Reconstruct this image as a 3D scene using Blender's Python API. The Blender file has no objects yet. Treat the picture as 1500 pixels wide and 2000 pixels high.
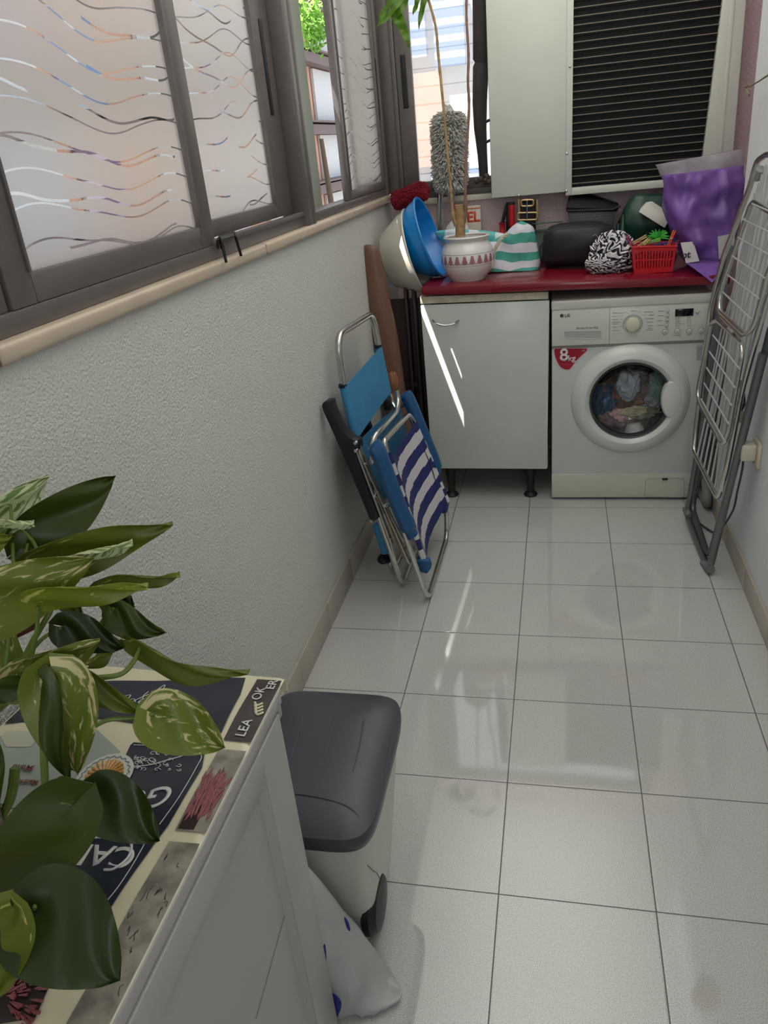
import bpy, bmesh, math, random
from mathutils import Vector, Matrix, noise
R_ = math.radians
random.seed(7)
SC = bpy.context.scene
COL = SC.collection

# ------------------------------------------------------------------ camera, sky, sun, lights, exposure
CAM_POS = Vector((0.12310, -3.14985, 1.50284))
F_PX = 1501.015
_yaw, _pitch, _roll = -0.2458516, 0.440030, -0.102191
_cy, _sy = math.cos(_yaw), math.sin(_yaw)
_f = Vector((_sy*math.cos(_pitch), _cy*math.cos(_pitch), -math.sin(_pitch)))
_r = Vector((_cy, -_sy, 0)); _u = _r.cross(_f)
CAM_R = _r*math.cos(_roll) + _u*math.sin(_roll)
CAM_U = -_r*math.sin(_roll) + _u*math.cos(_roll)
CAM_F = _f
cam_data = bpy.data.cameras.new('camera')
cam = bpy.data.objects.new('camera', cam_data); COL.objects.link(cam)
m = Matrix((CAM_R, CAM_U, -CAM_F)).transposed().to_4x4(); m.translation = CAM_POS
cam.matrix_world = m
cam_data.sensor_fit = 'VERTICAL'; cam_data.sensor_height = 24.0
cam_data.lens = F_PX/2000*24.0
cam_data.clip_start = 0.05; cam_data.clip_end = 300
SC.camera = cam

vs = SC.view_settings
SC.display_settings.display_device = 'sRGB'
vs.view_transform = 'Standard'; vs.look = 'None'; vs.gamma = 1.0; vs.use_curve_mapping = False
vs.exposure = 0.0

world = bpy.data.worlds.new('world'); SC.world = world; world.use_nodes = True
_bg = world.node_tree.nodes['Background']
_bg.inputs[0].default_value = (0.80, 0.90, 1.0, 1); _bg.inputs[1].default_value = 1.35

def lamp(kind, name, loc, direction, energy, color=(1, 1, 1), **kw):
    d = bpy.data.lights.new(name, kind); d.energy = energy; d.color = color
    for k, v in kw.items(): setattr(d, k, v)
    o = bpy.data.objects.new(name, d); COL.objects.link(o)
    o.location = loc
    o.rotation_euler = Vector(direction).to_track_quat('-Z', 'Y').to_euler()
    return o
SUN_DIR = (1.0, 1.4, -3.25)
lamp('SUN', 'sun', (-6, -8, 20), SUN_DIR, 14.0, (1, .96, .9), angle=R_(0.12))
# added fill lamps, unseen: one aimed up at the ceiling, one behind the camera
lamp('AREA', 'ceiling_fill', (0.05, -.85, 2.15), (0, 0, 1), 30, (.97, 1, .99), shape='RECTANGLE', size=1.0, size_y=3.0)
lamp('AREA', 'rear_fill', (0.45, -4.0, 1.7), (-.35, 1, -.18), 7, (.95, .98, 1), shape='RECTANGLE', size=0.7, size_y=1.2)

# ------------------------------------------------------------------ measuring helpers
def ray(px, py):
    return (px-750)/F_PX*CAM_R - (py-1000)/F_PX*CAM_U + CAM_F
def P(px, py, x=None, y=None, z=None, d=None):
    """point of the room seen at a photo pixel, at a known wall plane / height / depth"""
    r = ray(px, py)
    if x is not None: t = (x-CAM_POS.x)/r.x
    elif y is not None: t = (y-CAM_POS.y)/r.y
    elif z is not None: t = (z-CAM_POS.z)/r.z
    else: t = d
    return CAM_POS + r*t
def PP(px, py, p0, n):
    r = ray(px, py); n = Vector(n); return CAM_POS + r*((Vector(p0)-CAM_POS).dot(n)/r.dot(n))

# ------------------------------------------------------------------ materials
def srgb(c):
    return tuple(((v/255)/12.92 if v/255 <= .04045 else ((v/255+.055)/1.055)**2.4) for v in c)+(1,)
_M = {}
def mat(name, rgb, rough=.5, metal=0., spec=.5, bump=0., bscale=200., var=0., vscale=8., alpha=1., trans=0., coat=0., sub=0.):
    if name in _M: return _M[name]
    m = bpy.data.materials.new(name); m.use_nodes = True; _M[name] = m
    nt = m.node_tree; b = nt.nodes['Principled BSDF']
    col = srgb(rgb)
    b.inputs['Base Color'].default_value = col
    b.inputs['Roughness'].default_value = rough; b.inputs['Metallic'].default_value = metal
    b.inputs['Specular IOR Level'].default_value = spec
    b.inputs['Alpha'].default_value = alpha
    b.inputs['Transmission Weight'].default_value = trans
    b.inputs['Coat Weight'].default_value = coat
    tc = nt.nodes.new('ShaderNodeTexCoord')
    n = nt.nodes.new('ShaderNodeTexNoise'); n.inputs['Scale'].default_value = vscale
    n.inputs['Detail'].default_value = 3
    nt.links.new(tc.outputs['Object'], n.inputs['Vector'])
    r = nt.nodes.new('ShaderNodeValToRGB')
    v = max(var, .02)
    r.color_ramp.elements[0].color = tuple(c*(1-v) for c in col[:3])+(1,)
    r.color_ramp.elements[1].color = tuple(min(1, c*(1+v)) for c in col[:3])+(1,)
    r.color_ramp.elements[0].position = .3; r.color_ramp.elements[1].position = .7
    nt.links.new(n.outputs['Fac'], r.inputs[0]); nt.links.new(r.outputs[0], b.inputs['Base Color'])
    if bump:
        n2 = nt.nodes.new('ShaderNodeTexNoise'); n2.inputs['Scale'].default_value = bscale; n2.inputs['Detail'].default_value = 2
        nt.links.new(tc.outputs['Object'], n2.inputs['Vector'])
        bp = nt.nodes.new('ShaderNodeBump'); bp.inputs['Strength'].default_value = bump; bp.inputs['Distance'].default_value = .01
        nt.links.new(n2.outputs['Fac'], bp.inputs['Height']); nt.links.new(bp.outputs[0], b.inputs['Normal'])
    return m
class NT:
    """tiny node builder"""
    def __init__(s, name):
        s.m = bpy.data.materials.new(name); s.m.use_nodes = True; s.t = s.m.node_tree; _M[name] = s.m
        s.b = s.t.nodes['Principled BSDF']; s.out = s.t.nodes['Material Output']
        s.tc = s.t.nodes.new('ShaderNodeTexCoord')
    def n(s, typ, **kw):
        nd = s.t.nodes.new(typ)
        for k, v in kw.items(): setattr(nd, k, v)
        return nd
    def put(s, sock, v):
        if hasattr(v, 'links') or isinstance(v, bpy.types.NodeSocket): s.t.links.new(v, sock)
        else: sock.default_value = v
    def math(s, op, a, b=0., c=0.):
        nd = s.n('ShaderNodeMath', operation=op)
        s.put(nd.inputs[0], a); s.put(nd.inputs[1], b); s.put(nd.inputs[2], c)
        return nd.outputs[0]
    def noise(s, vec, scale, detail=2., dist=0.):
        nd = s.n('ShaderNodeTexNoise'); s.put(nd.inputs['Vector'], vec)
        nd.inputs['Scale'].default_value = scale; nd.inputs['Detail'].default_value = detail
        nd.inputs['Distortion'].default_value = dist
        return nd.outputs['Fac']
    def ramp(s, fac, stops, interp='LINEAR'):
        nd = s.n('ShaderNodeValToRGB'); s.put(nd.inputs[0], fac); cr = nd.color_ramp; cr.interpolation = interp
        while len(cr.elements) < len(stops): cr.elements.new(.5)
        for e, (p, c) in zip(cr.elements, stops): e.position = p; e.color = c
        return nd.outputs[0]
    def mix(s, fac, a, b):
        nd = s.n('ShaderNodeMix', data_type='RGBA'); s.put(nd.inputs[0], fac); s.put(nd.inputs[6], a); s.put(nd.inputs[7], b)
        return nd.outputs[2]
    def mapping(s, vec, scale):
        nd = s.n('ShaderNodeMapping'); s.put(nd.inputs[0], vec); nd.inputs['Scale'].default_value = scale
        return nd.outputs[0]
    def bump(s, h, strength, dist=.01):
        nd = s.n('ShaderNodeBump'); nd.inputs['Strength'].default_value = strength; nd.inputs['Distance'].default_value = dist
        s.put(nd.inputs['Height'], h); s.t.links.new(nd.outputs[0], s.b.inputs['Normal'])

def floor_mat():
    k = NT('speckled_floor_tile'); sep = k.n('ShaderNodeSeparateXYZ'); k.put(sep.inputs[0], k.tc.outputs['Object'])
    def dist(v):
        f = k.math('FRACT', k.math('DIVIDE', k.math('ADD', v, 330.0), .33))
        return k.math('MINIMUM', f, k.math('SUBTRACT', 1., f))
    dm = k.math('MINIMUM', dist(sep.outputs[0]), dist(sep.outputs[1]))
    grout = k.math('LESS_THAN', dm, .0042)
    n1 = k.noise(k.tc.outputs['Object'], 420, 1); n2 = k.noise(k.tc.outputs['Object'], 9, 3)
    sp = k.ramp(n1, [(.36, srgb((168, 168, 166))), (.5, srgb((198, 198, 195))), (.7, srgb((212, 212, 209)))])
    c = k.mix(k.math('MULTIPLY', n2, .22), sp, srgb((196, 190, 180)))
    c = k.mix(grout, c, srgb((70, 60, 54)))
    k.put(k.b.inputs['Base Color'], c)
    k.put(k.b.inputs['Roughness'], k.math('ADD', k.math('MULTIPLY', grout, .5), .05))
    k.b.inputs['Specular IOR Level'].default_value = .6; k.b.inputs['IOR'].default_value = 1.75
    h = k.math('ADD', k.math('MULTIPLY', k.math('MINIMUM', dm, .012), 12.), k.math('MULTIPLY', k.noise(k.tc.outputs['Object'], 5, 1), .22))
    k.bump(h, .25, .004)
    return k.m
def plaster(name, rgb, tint, scale=150., st=.55):
    k = NT(name); o = k.tc.outputs['Object']
    n = k.noise(o, scale, 3); n3 = k.noise(o, 1.3, 3)
    k.put(k.b.inputs['Base Color'], k.mix(k.math('MULTIPLY', n3, .5), srgb(rgb), srgb(tint)))
    k.b.inputs['Roughness'].default_value = .85
    k.bump(n, st, .012); return k.m
def frosted(name, spacing=.055, wobble=.055, width=.030, straight=False, haze=.62, tint=(.93, .95, .94, 1)):
    k = NT(name); sep = k.n('ShaderNodeSeparateXYZ'); k.put(sep.inputs[0], k.tc.outputs['Object'])
    fac = None
    for i, (sy, off) in enumerate(((1.5, 0.), (2.1, 3.7)) if not straight else ((.3, 0.),)):
        mp = k.n('ShaderNodeMapping'); k.put(mp.inputs[0], k.tc.outputs['Object'])
        mp.inputs['Scale'].default_value = (1, sy*.75, .5); mp.inputs['Location'].default_value = (off, off*2, off)
        nz = k.noise(mp.outputs[0], 1.7, 1.)
        v = k.math('ADD', k.math('MULTIPLY', k.math('SUBTRACT', nz, .5), 0 if straight else wobble*5), sep.outputs[2])
        f = k.math('FRACT', k.math('DIVIDE', v, spacing*(1+.35*i)))
        a = k.math('ABSOLUTE', k.math('SUBTRACT', f, .5))
        ln = k.math('LESS_THAN', a, width)
        if not straight:
            gate = k.math('GREATER_THAN', k.noise(k.tc.outputs['Object'], 2.2+i, 0.), .47 if i else .33)
            ln = k.math('MULTIPLY', ln, gate)
        fac = ln if fac is None else k.math('MAXIMUM', fac, ln)
    tl = k.n('ShaderNodeBsdfTranslucent'); tl.inputs[0].default_value = tint
    rf = k.n('ShaderNodeBsdfRefraction'); rf.inputs['Roughness'].default_value = .34; rf.inputs['IOR'].default_value = 1.22
    tr = k.n('ShaderNodeBsdfTransparent')
    gl = k.n('ShaderNodeBsdfGlossy'); gl.inputs['Roughness'].default_value = .25; gl.inputs[0].default_value = (.8, .8, .8, 1)
    df = k.n('ShaderNodeBsdfDiffuse'); df.inputs[0].default_value = (.8, .82, .8, 1)
    def mx(f, a, b):
        nd = k.n('ShaderNodeMixShader'); k.put(nd.inputs[0], f); k.t.links.new(a.outputs[0], nd.inputs[1]); k.t.links.new(b.outputs[0], nd.inputs[2]); return nd
    see = tr if straight else rf
    s = mx(haze, see, tl); s = mx(.05, s, gl); s = mx(.16, s, df)
    line = mx(.5, tr, df) if straight else mx(.15, tr, gl)
    s = mx(fac, s, line)
    k.t.links.new(s.outputs[0], k.out.inputs[0]); return k.m
def clear(name, tint=(1, 1, 1, 1), gloss=.06):
    k = NT(name); tr = k.n('ShaderNodeBsdfTransparent'); tr.inputs[0].default_value = tint
    gl = k.n('ShaderNodeBsdfGlossy'); gl.inputs['Roughness'].default_value = .02
    nd = k.n('ShaderNodeMixShader'); nd.inputs[0].default_value = gloss
    k.t.links.new(tr.outputs[0], nd.inputs[1]); k.t.links.new(gl.outputs[0], nd.inputs[2]); k.t.links.new(nd.outputs[0], k.out.inputs[0]); return k.m
def film(name, rgb, through=.35, transl=.3, rough=.25, var=.15):
    """thin plastic sheet"""
    k = NT(name); c = srgb(rgb); n = k.noise(k.tc.outputs['Object'], 14, 4)
    k.put(k.b.inputs['Base Color'], k.ramp(n, [(.35, tuple(v*(1-var) for v in c[:3])+(1,)), (.7, tuple(min(1, v*(1+var)) for v in c[:3])+(1,))]))
    k.b.inputs['Roughness'].default_value = rough
    tl = k.n('ShaderNodeBsdfTranslucent'); tl.inputs[0].default_value = c
    tr = k.n('ShaderNodeBsdfTransparent')
    m1 = k.n('ShaderNodeMixShader'); m1.inputs[0].default_value = transl
    k.t.links.new(k.b.outputs[0], m1.inputs[1]); k.t.links.new(tl.outputs[0], m1.inputs[2])
    m2 = k.n('ShaderNodeMixShader'); m2.inputs[0].default_value = through
    k.t.links.new(m1.outputs[0], m2.inputs[1]); k.t.links.new(tr.outputs[0], m2.inputs[2]); k.t.links.new(m2.outputs[0], k.out.inputs[0])
    return k.m
def stripes(name, a, b, axis=2, period=.06, duty=.5, warp=.0, wscale=8., rough=.8, coord='Object', phase=0.):
    k = NT(name); sep = k.n('ShaderNodeSeparateXYZ'); k.put(sep.inputs[0], k.tc.outputs[coord])
    v = sep.outputs[axis]
    if warp: v = k.math('ADD', v, k.math('MULTIPLY', k.noise(k.tc.outputs[coord], wscale, 2), warp))
    f = k.math('FRACT', k.math('ADD', k.math('DIVIDE', v, period), 50.+phase))
    k.put(k.b.inputs['Base Color'], k.mix(k.math('LESS_THAN', f, duty), srgb(a), srgb(b)))
    k.b.inputs['Roughness'].default_value = rough
    k.bump(k.noise(k.tc.outputs['Object'], 300, 2), .15, .003); return k.m
def leaf_mat(name, dark, light, cream, thr, stretch=(1, 1, 1)):
    k = NT(name); uv = k.tc.outputs['UV']
    mp = k.mapping(uv, (2.6, 1.3, 1.)); n = k.noise(mp, 2.4, 6, 1.2); n2 = k.noise(k.tc.outputs['Object'], 9, 2)
    base = k.mix(n2, srgb(dark), srgb(light))
    col = k.mix(k.ramp(n, [(thr, (0, 0, 0, 1)), (thr+.05, (1, 1, 1, 1))]), base, srgb(cream))
    k.put(k.b.inputs['Base Color'], col); k.b.inputs['Roughness'].default_value = .40
    tl = k.n('ShaderNodeBsdfTranslucent'); k.put(tl.inputs[0], col)
    mx = k.n('ShaderNodeMixShader'); mx.inputs[0].default_value = .35
    k.t.links.new(k.b.outputs[0], mx.inputs[1]); k.t.links.new(tl.outputs[0], mx.inputs[2]); k.t.links.new(mx.outputs[0], k.out.inputs[0])
    sep = k.n('ShaderNodeSeparateXYZ'); k.put(sep.inputs[0], uv)
    return k.m

# ------------------------------------------------------------------ mesh helpers
LOC = {}
class MB:
    def __init__(s): s.bm = bmesh.new(); s.uv = None
    def add(s, b2, mi=0, mtx=None):
        if mtx is not None: b2.transform(mtx)
        for f in b2.faces: f.material_index = mi
        me = bpy.data.meshes.new('t'); b2.to_mesh(me); b2.free(); s.bm.from_mesh(me); bpy.data.meshes.remove(me); return s
    def box(s, lo, hi, bevel=0., mi=0, mtx=None, seg=2):
        b = bmesh.new(); lo = Vector(lo); hi = Vector(hi)
        bmesh.ops.create_cube(b, size=1)
        for v in b.verts: v.co = Vector(((lo[i]+hi[i])/2+v.co[i]*(hi[i]-lo[i])) for i in range(3))
        if bevel: bmesh.ops.bevel(b, geom=b.edges[:], offset=bevel, segments=seg, profile=.5, affect='EDGES')
        return s.add(b, mi, mtx)
    def prism(s, pts, vec, mi=0, bevel=0.):
        b = bmesh.new(); pts = [Vector(p) for p in pts]; vec = Vector(vec)
        a = [b.verts.new(p) for p in pts]; c = [b.verts.new(p+vec) for p in pts]
        b.faces.new(a); b.faces.new(c[::-1]); n = len(pts)
        for i in range(n): b.faces.new((a[(i+1) % n], a[i], c[i], c[(i+1) % n]))
        bmesh.ops.recalc_face_normals(b, faces=b.faces[:])
        if bevel: bmesh.ops.bevel(b, geom=b.edges[:], offset=bevel, segments=2, profile=.5, affect='EDGES')
        return s.add(b, mi)
    def tube(s, pts, r, n=10, closed=False, mi=0, cap=True, flat=1., fr=None):
        pts = [Vector(p) for p in pts]; b = bmesh.new()
        rr = r if isinstance(r, (list, tuple)) else [r]*len(pts)
        N = len(pts); rings = []; up = None
        for i, p in enumerate(pts):
            if closed: t = (pts[(i+1) % N]-pts[i-1])
            else: t = pts[min(i+1, N-1)]-pts[max(i-1, 0)]
            if t.length < 1e-9: t = Vector((0, 0, 1))
            t.normalize()
            if up is None:
                up = Vector(fr) if fr else (Vector((0, 0, 1)) if abs(t.z) < .9 else Vector((1, 0, 0)))
            a = up - t*up.dot(t)
            if a.length < 1e-6: a = t.orthogonal()
            a.normalize(); up = a; c = t.cross(a)
            rings.append([b.verts.new(p + (a*math.cos(2*math.pi*j/n)*flat + c*math.sin(2*math.pi*j/n))*rr[i]) for j in range(n)])
        for i in range(N if closed else N-1):
            A = rings[i]; B = rings[(i+1) % N]
            for j in range(n): b.faces.new((A[j], A[(j+1) % n], B[(j+1) % n], B[j]))
        if cap and not closed: b.faces.new(rings[0][::-1]); b.faces.new(rings[-1])
        bmesh.ops.recalc_face_normals(b, faces=b.faces[:])
        return s.add(b, mi)
    def lathe(s, prof, o=(0, 0, 0), axis=(0, 0, 1), n=40, mi=0, sx=1., sy=1., ref=None):
        """prof: (radius, height) list"""
        b = bmesh.new(); ax = Vector(axis).normalized()
        u = Vector(ref) if ref else ax.orthogonal()
        u = (u-ax*u.dot(ax)).normalized(); w = ax.cross(u); o = Vector(o); rings = []
        for r, h in prof:
            if r < 1e-6: rings.append([b.verts.new(o+ax*h)])
            else: rings.append([b.verts.new(o+ax*h+u*(r*sx*math.cos(2*math.pi*j/n))+w*(r*sy*math.sin(2*math.pi*j/n))) for j in range(n)])
        for A, B in zip(rings, rings[1:]):
            if len(A) == 1 and len(B) == 1: continue
            for j in range(n):
                if len(A) == 1: b.faces.new((A[0], B[(j+1) % n], B[j]))
                elif len(B) == 1: b.faces.new((A[j], A[(j+1) % n], B[0]))
                else: b.faces.new((A[j], A[(j+1) % n], B[(j+1) % n], B[j]))
        bmesh.ops.recalc_face_normals(b, faces=b.faces[:])
        return s.add(b, mi)
    def grid(s, fn, nu, nv, mi=0, thick=0., mif=None, uv=False):
        b = bmesh.new(); V = [[b.verts.new(fn(i/nu, j/nv)) for j in range(nv+1)] for i in range(nu+1)]
        lay = b.loops.layers.uv.new('UVMap') if uv else None
        for i in range(nu):
            for j in range(nv):
                f = b.faces.new((V[i][j], V[i+1][j], V[i+1][j+1], V[i][j+1]))
                if mif: f.material_index = mif((i+.5)/nu, (j+.5)/nv)
                if lay:
                    for l, (a, c) in zip(f.loops, ((i, j), (i+1, j), (i+1, j+1), (i, j+1))): l[lay].uv = (a/nu, c/nv)
        if thick:
            bmesh.ops.recalc_face_normals(b, faces=b.faces[:])
            bmesh.ops.solidify(b, geom=b.faces[:], thickness=thick)
        if mif or uv:
            me = bpy.data.meshes.new('t'); b.to_mesh(me); b.free(); s.bm.from_mesh(me); bpy.data.meshes.remove(me); return s
        return s.add(b, mi)
    def blob(s, c, rad, amp=.2, freq=3., sub=4, seed=0, mi=0, mtx=None, ridged=False):
        b = bmesh.new(); bmesh.ops.create_icosphere(b, subdivisions=sub, radius=1.)
        c = Vector(c); rad = Vector(rad) if not isinstance(rad, (int, float)) else Vector((rad,)*3)
        for v in b.verts:
            q = v.co*freq + Vector((seed*3.1, seed*1.7, seed*.9)); k = noise.noise(q)+.5*noise.noise(q*2.1)
            if ridged: k = .5-abs(k)*1.6
            v.co = Vector(v.co[i]*rad[i] for i in range(3))*(1+amp*k)
        if mtx: b.transform(mtx)
        b.transform(Matrix.Translation(c)); return s.add(b, mi)
    def build(s, name, mats, parent=None, smooth=35):
        base = LOC.get(parent.name, Vector((0, 0, 0))) if parent is not None else Vector((0, 0, 0))
        if parent is None:
            # origin at the base of the thing
            if s.bm.verts:
                xs = [v.co for v in s.bm.verts]
                base = Vector(((min(v.x for v in xs)+max(v.x for v in xs))/2, (min(v.y for v in xs)+max(v.y for v in xs))/2, min(v.z for v in xs)))
                if name in NO_SHIFT or name.split('_')[0] in ('wall', 'floor', 'ceiling'): base = Vector((0, 0, 0))
        me = bpy.data.meshes.new(name); s.bm.transform(Matrix.Translation(-base)); s.bm.to_mesh(me); s.bm.free()
        for q in (mats if isinstance(mats, (list, tuple)) else [mats]): me.materials.append(q)
        if smooth:
            me.polygons.foreach_set('use_smooth', [True]*len(me.polygons)); me.set_sharp_from_angle(angle=R_(smooth))
        o = bpy.data.objects.new(name, me); COL.objects.link(o)
        if parent is not None: o.parent = parent; LOC[o.name] = base
        else: o.location = base; LOC[o.name] = base
        return o
NO_SHIFT = set()
def tag(o, label=None, cat=None, group=None, kind=None):
    if label: o['label'] = label
    if cat: o['category'] = cat
    if group: o['group'] = group
    if kind: o['kind'] = kind
    return o
def thing(name, loc, label, cat, group=None, kind=None):
    o = bpy.data.objects.new(name, None); COL.objects.link(o); o.location = loc; o.empty_display_size = .05
    LOC[o.name] = Vector(loc); return tag(o, label, cat, group, kind)
def struct(name, mb, mats, **k):
    return tag(mb.build(name, mats, **k), kind='structure')
def smoothline(pts, per=8, closed=False):
    pts = [Vector(p) for p in pts]; N = len(pts); out = []
    rng = range(N if closed else N-1)
    for i in rng:
        p0 = pts[(i-1) % N] if closed or i else pts[0]; p1 = pts[i]; p2 = pts[(i+1) % N]
        p3 = pts[(i+2) % N] if closed or i+2 < N else pts[-1]
        for k in range(per):
            t = k/per
            out.append(.5*((2*p1)+(p2-p0)*t+(2*p0-5*p1+4*p2-p3)*t*t+(3*p1-p0-3*p2+p3)*t**3))
    if not closed: out.append(pts[-1])
    return out
def fillet(pts, r, seg=6, closed=False):
    pts = [Vector(p) for p in pts]; N = len(pts); out = []
    for i, p in enumerate(pts):
        if not closed and i in (0, N-1): out.append(p); continue
        a = pts[i-1]-p; b = pts[(i+1) % N]-p; k = min(r, a.length*.48, b.length*.48)
        A = p+a.normalized()*k; B = p+b.normalized()*k
        for j in range(seg+1):
            t = j/seg; out.append(A*(1-t)**2+p*2*t*(1-t)+B*t*t)
    return out
def text_bm(txt, size, org, xd, yd, depth=.0006, align='CENTER', shear=0., bold=0.):
    cu = bpy.data.curves.new('txt', 'FONT'); cu.body = txt; cu.size = size; cu.align_x = align; cu.align_y = 'CENTER'
    cu.extrude = 0.; cu.shear = shear; cu.offset = bold
    o = bpy.data.objects.new('txt', cu); COL.objects.link(o)
    dg = bpy.context.evaluated_depsgraph_get(); me = bpy.data.meshes.new_from_object(o.evaluated_get(dg))
    bpy.data.objects.remove(o); bpy.data.curves.remove(cu)
    b = bmesh.new(); b.from_mesh(me); bpy.data.meshes.remove(me)
    xd = Vector(xd).normalized(); yd = Vector(yd).normalized(); zd = xd.cross(yd)
    ext = bmesh.ops.extrude_face_region(b, geom=b.faces[:]); 
    for e in ext['geom']:
        if isinstance(e, bmesh.types.BMVert): e.co.z += depth
    M = Matrix((xd, yd, zd)).transposed().to_4x4(); M.translation = Vector(org); b.transform(M); return b
def copy_thing(o, parent=None):
    c = o.copy(); COL.objects.link(c); c.parent = parent
    for ch in [x for x in list(bpy.data.objects) if x.parent == o]: copy_thing(ch, c)
    return c

MET = mat('brushed_aluminium', (190, 190, 190), .28, 1., bump=.03)
CHROME = mat('chrome_tube', (205, 205, 205), .16, 1.)
BLACK = mat('black_plastic', (24, 24, 26), .5)
WHITEP = mat('white_plastic', (226, 226, 222), .35)
FRAME = mat('anodised_brown_grey_frame', (112, 105, 102), .38, .35, var=.06, vscale=30)
FROST = frosted('frosted_glass_wavy_lines')
CLEAR = clear('clear_glass', (.97, .99, .98, 1))
RUBBER = mat('black_rubber', (20, 20, 20), .8)

# ================================================================== THE SETTING
WL, WR, YB, YR = -.66, .765, .72, -4.35     # left wall, right wall, far wall, wall behind the camera
ZC = 2.52
FL = floor_mat()
PL = plaster('white_textured_plaster', (208, 208, 202), (198, 193, 186), 170, .5)
PK = plaster('pink_lit_textured_plaster', (226, 204, 206), (220, 190, 194), 130, .6)  # pink daylight on the far wall and niche, put into the colour
PR = plaster('white_smooth_plaster', (220, 223, 224), (214, 218, 222), 60, .18)
struct('floor', MB().box((WL-.2, YR-.1, -.06), (1.05, YB+.12, 0)), FL, smooth=0)
struct('ceiling', MB().box((WL-.14, YR-.1, ZC), (1.05, YB+.12, ZC+.08)), mat('white_ceiling_paint', (232, 230, 225), .9), smooth=0)
struct('wall_left', MB().box((WL-.14, YR, -.02), (WL, YB+.1, 1.272)), PL, smooth=0)
struct('wall_left_top', MB().box((WL-.14, YR, 2.36), (WL, YB+.1, ZC)), PL, smooth=0)
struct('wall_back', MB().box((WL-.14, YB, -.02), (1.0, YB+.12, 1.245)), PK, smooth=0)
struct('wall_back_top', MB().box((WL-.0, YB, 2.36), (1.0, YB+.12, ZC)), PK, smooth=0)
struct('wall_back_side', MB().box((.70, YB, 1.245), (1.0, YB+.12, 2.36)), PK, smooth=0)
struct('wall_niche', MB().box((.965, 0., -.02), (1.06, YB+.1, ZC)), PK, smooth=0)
struct('wall_right', MB().box((WR, YR, -.02), (WR+.20, 0.0, ZC)), PR, smooth=0)
struct('wall_rear', MB().box((WL-.14, YR-.1, -.02), (WR+.1, YR, ZC)), PR, smooth=0)

BB = mat('beige_skirting_tile', (178, 168, 155), .25, bump=.05, var=.05)
def baseboard(name, x0, x1, y0, y1, h):
    b = MB(); y = y0; x = x0
    while y < y1-.01:
        e = min(y+.33-((y+330) % .33), y1)
        if e-y < .02: e = min(e+.33, y1)
        b.box((x0, y+.001, 0), (x1, e-.001, h), bevel=.0015); y = e
    struct(name, b, BB)
baseboard('baseboard_left', WL, WL+.009, YR, .70, .105)
baseboard('baseboard_right', WR-.009, WR, YR, 0., .088)

# sills: cream ceramic edging tiles
SILL = mat('cream_glazed_sill_tile', (192, 174, 154), .3, var=.08, vscale=12)
GROUT = mat('brown_grout', (110, 86, 66), .9)
b = MB(); ys = [YR, -3.2, -2.215, -1.085, .70]
for a, c in zip(ys, ys[1:]):
    b.box((WL-.06, a+.002, 1.272), (WL+.018, c-.002, 1.303), bevel=.009, seg=3)
    b.box((WL-.05, c-.004, 1.274), (WL+.014, c+.004, 1.298), mi=1)
struct('trim_1', b, [SILL, GROUT])
b = MB()
for a, c in ((-.64, -.1), (-.1, .45), (.45, .955)):
    b.box((a+.001, YB-.02, 1.245), (c-.001, YB+.05, 1.272), bevel=.006)
struct('trim_2', b, mat('pale_cream_sill_tile', (222, 214, 196), .3))

# ---- windows of the left wall
ZT = 2.36
def vbar(b, x0, x1, y0, y1, z0, z1, bv=.003): b.box((x0, y0, z0), (x1, y1, z1), bevel=bv)
def sash(par, x, y0, y1, z0, z1, sl, sr, rb, rt, handle=None, mt=None):
    """x = room side face of the sash; stile widths sl sr, rail heights rb rt"""
    f = MB(); t = .022
    vbar(f, x-t, x, y0, y0+sl, z0, z1); vbar(f, x-t, x, y1-sr, y1, z0, z1)
    vbar(f, x-t, x, y0+sl, y1-sr, z0, z0+rb); vbar(f, x-t, x, y0+sl, y1-sr, z1-rt, z1)
    # raised lip next to the glass
    for yy in (y0+sl-.006, y1-sr): vbar(f, x-.002, x+.004, yy, yy+.006, z0+rb, z1-rt, .001)
    f.build('sash_frame', FRAME, par)
    g = MB(); gx = x-.010
    g.grid(lambda u, v: Vector((gx, y0+sl+u*(y1-y0-sl-sr), z0+rb+v*(z1-z0-rb-rt))), 1, 1, mi=0)
    g.box((gx-.005, y0+sl, z0+rb), (gx-.0005, y1-sr, z1-rt), mi=1)
    g.build('pane', [mt or FROST, CLEAR], par, smooth=0)
    if handle is not None:
        hb = MB(); hb.box((x-.001, handle-.011, 1.62), (x+.004, handle+.011, 1.86), bevel=.0035, seg=3)
        hb.build('handle', BLACK, par)
w1 = thing('window_1', (WL, -2.1, 1.303), None, None, kind='structure')
f = MB()
vbar(f, WL-.075, WL-.004, YR, -.60, 1.303, 1.336)                      # bottom track
vbar(f, WL-.075, WL-.004, YR, -.60, ZT-.035, ZT)
vbar(f, WL-.075, WL+.010, -.655, -.60, 1.303, ZT)                      # jamb
vbar(f, WL-.012, WL+.002, -1.38, -.66, 1.334, 1.347, .002)             # polished rail of the inner track
f.build('frame', FRAME, w1)
sash(w1, WL-.008, -3.30, -2.135, 1.336, ZT-.03, .07, .07, .046, .05)
sash(w1, WL-.004, -2.130, -1.365, 1.336, ZT-.03, .062, .072, .046, .05)
sash(w1, WL-.036, -1.395, -.66, 1.345, ZT-.03, .03, .155, .040, .05, handle=-.735)
w2 = thing('window_2', (WL, .05, 1.303), None, None, kind='structure')
f = MB()
vbar(f, WL-.075, WL-.006, -.575, YB-.03, 1.303, 1.333)
vbar(f, WL-.075, WL-.006, -.575, YB-.03, ZT-.035, ZT)
vbar(f, WL-.075, WL+.012, -.60, -.575, 1.303, ZT)
vbar(f, WL-.070, WL+.002, -.573, -.545, 1.303, ZT)
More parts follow.
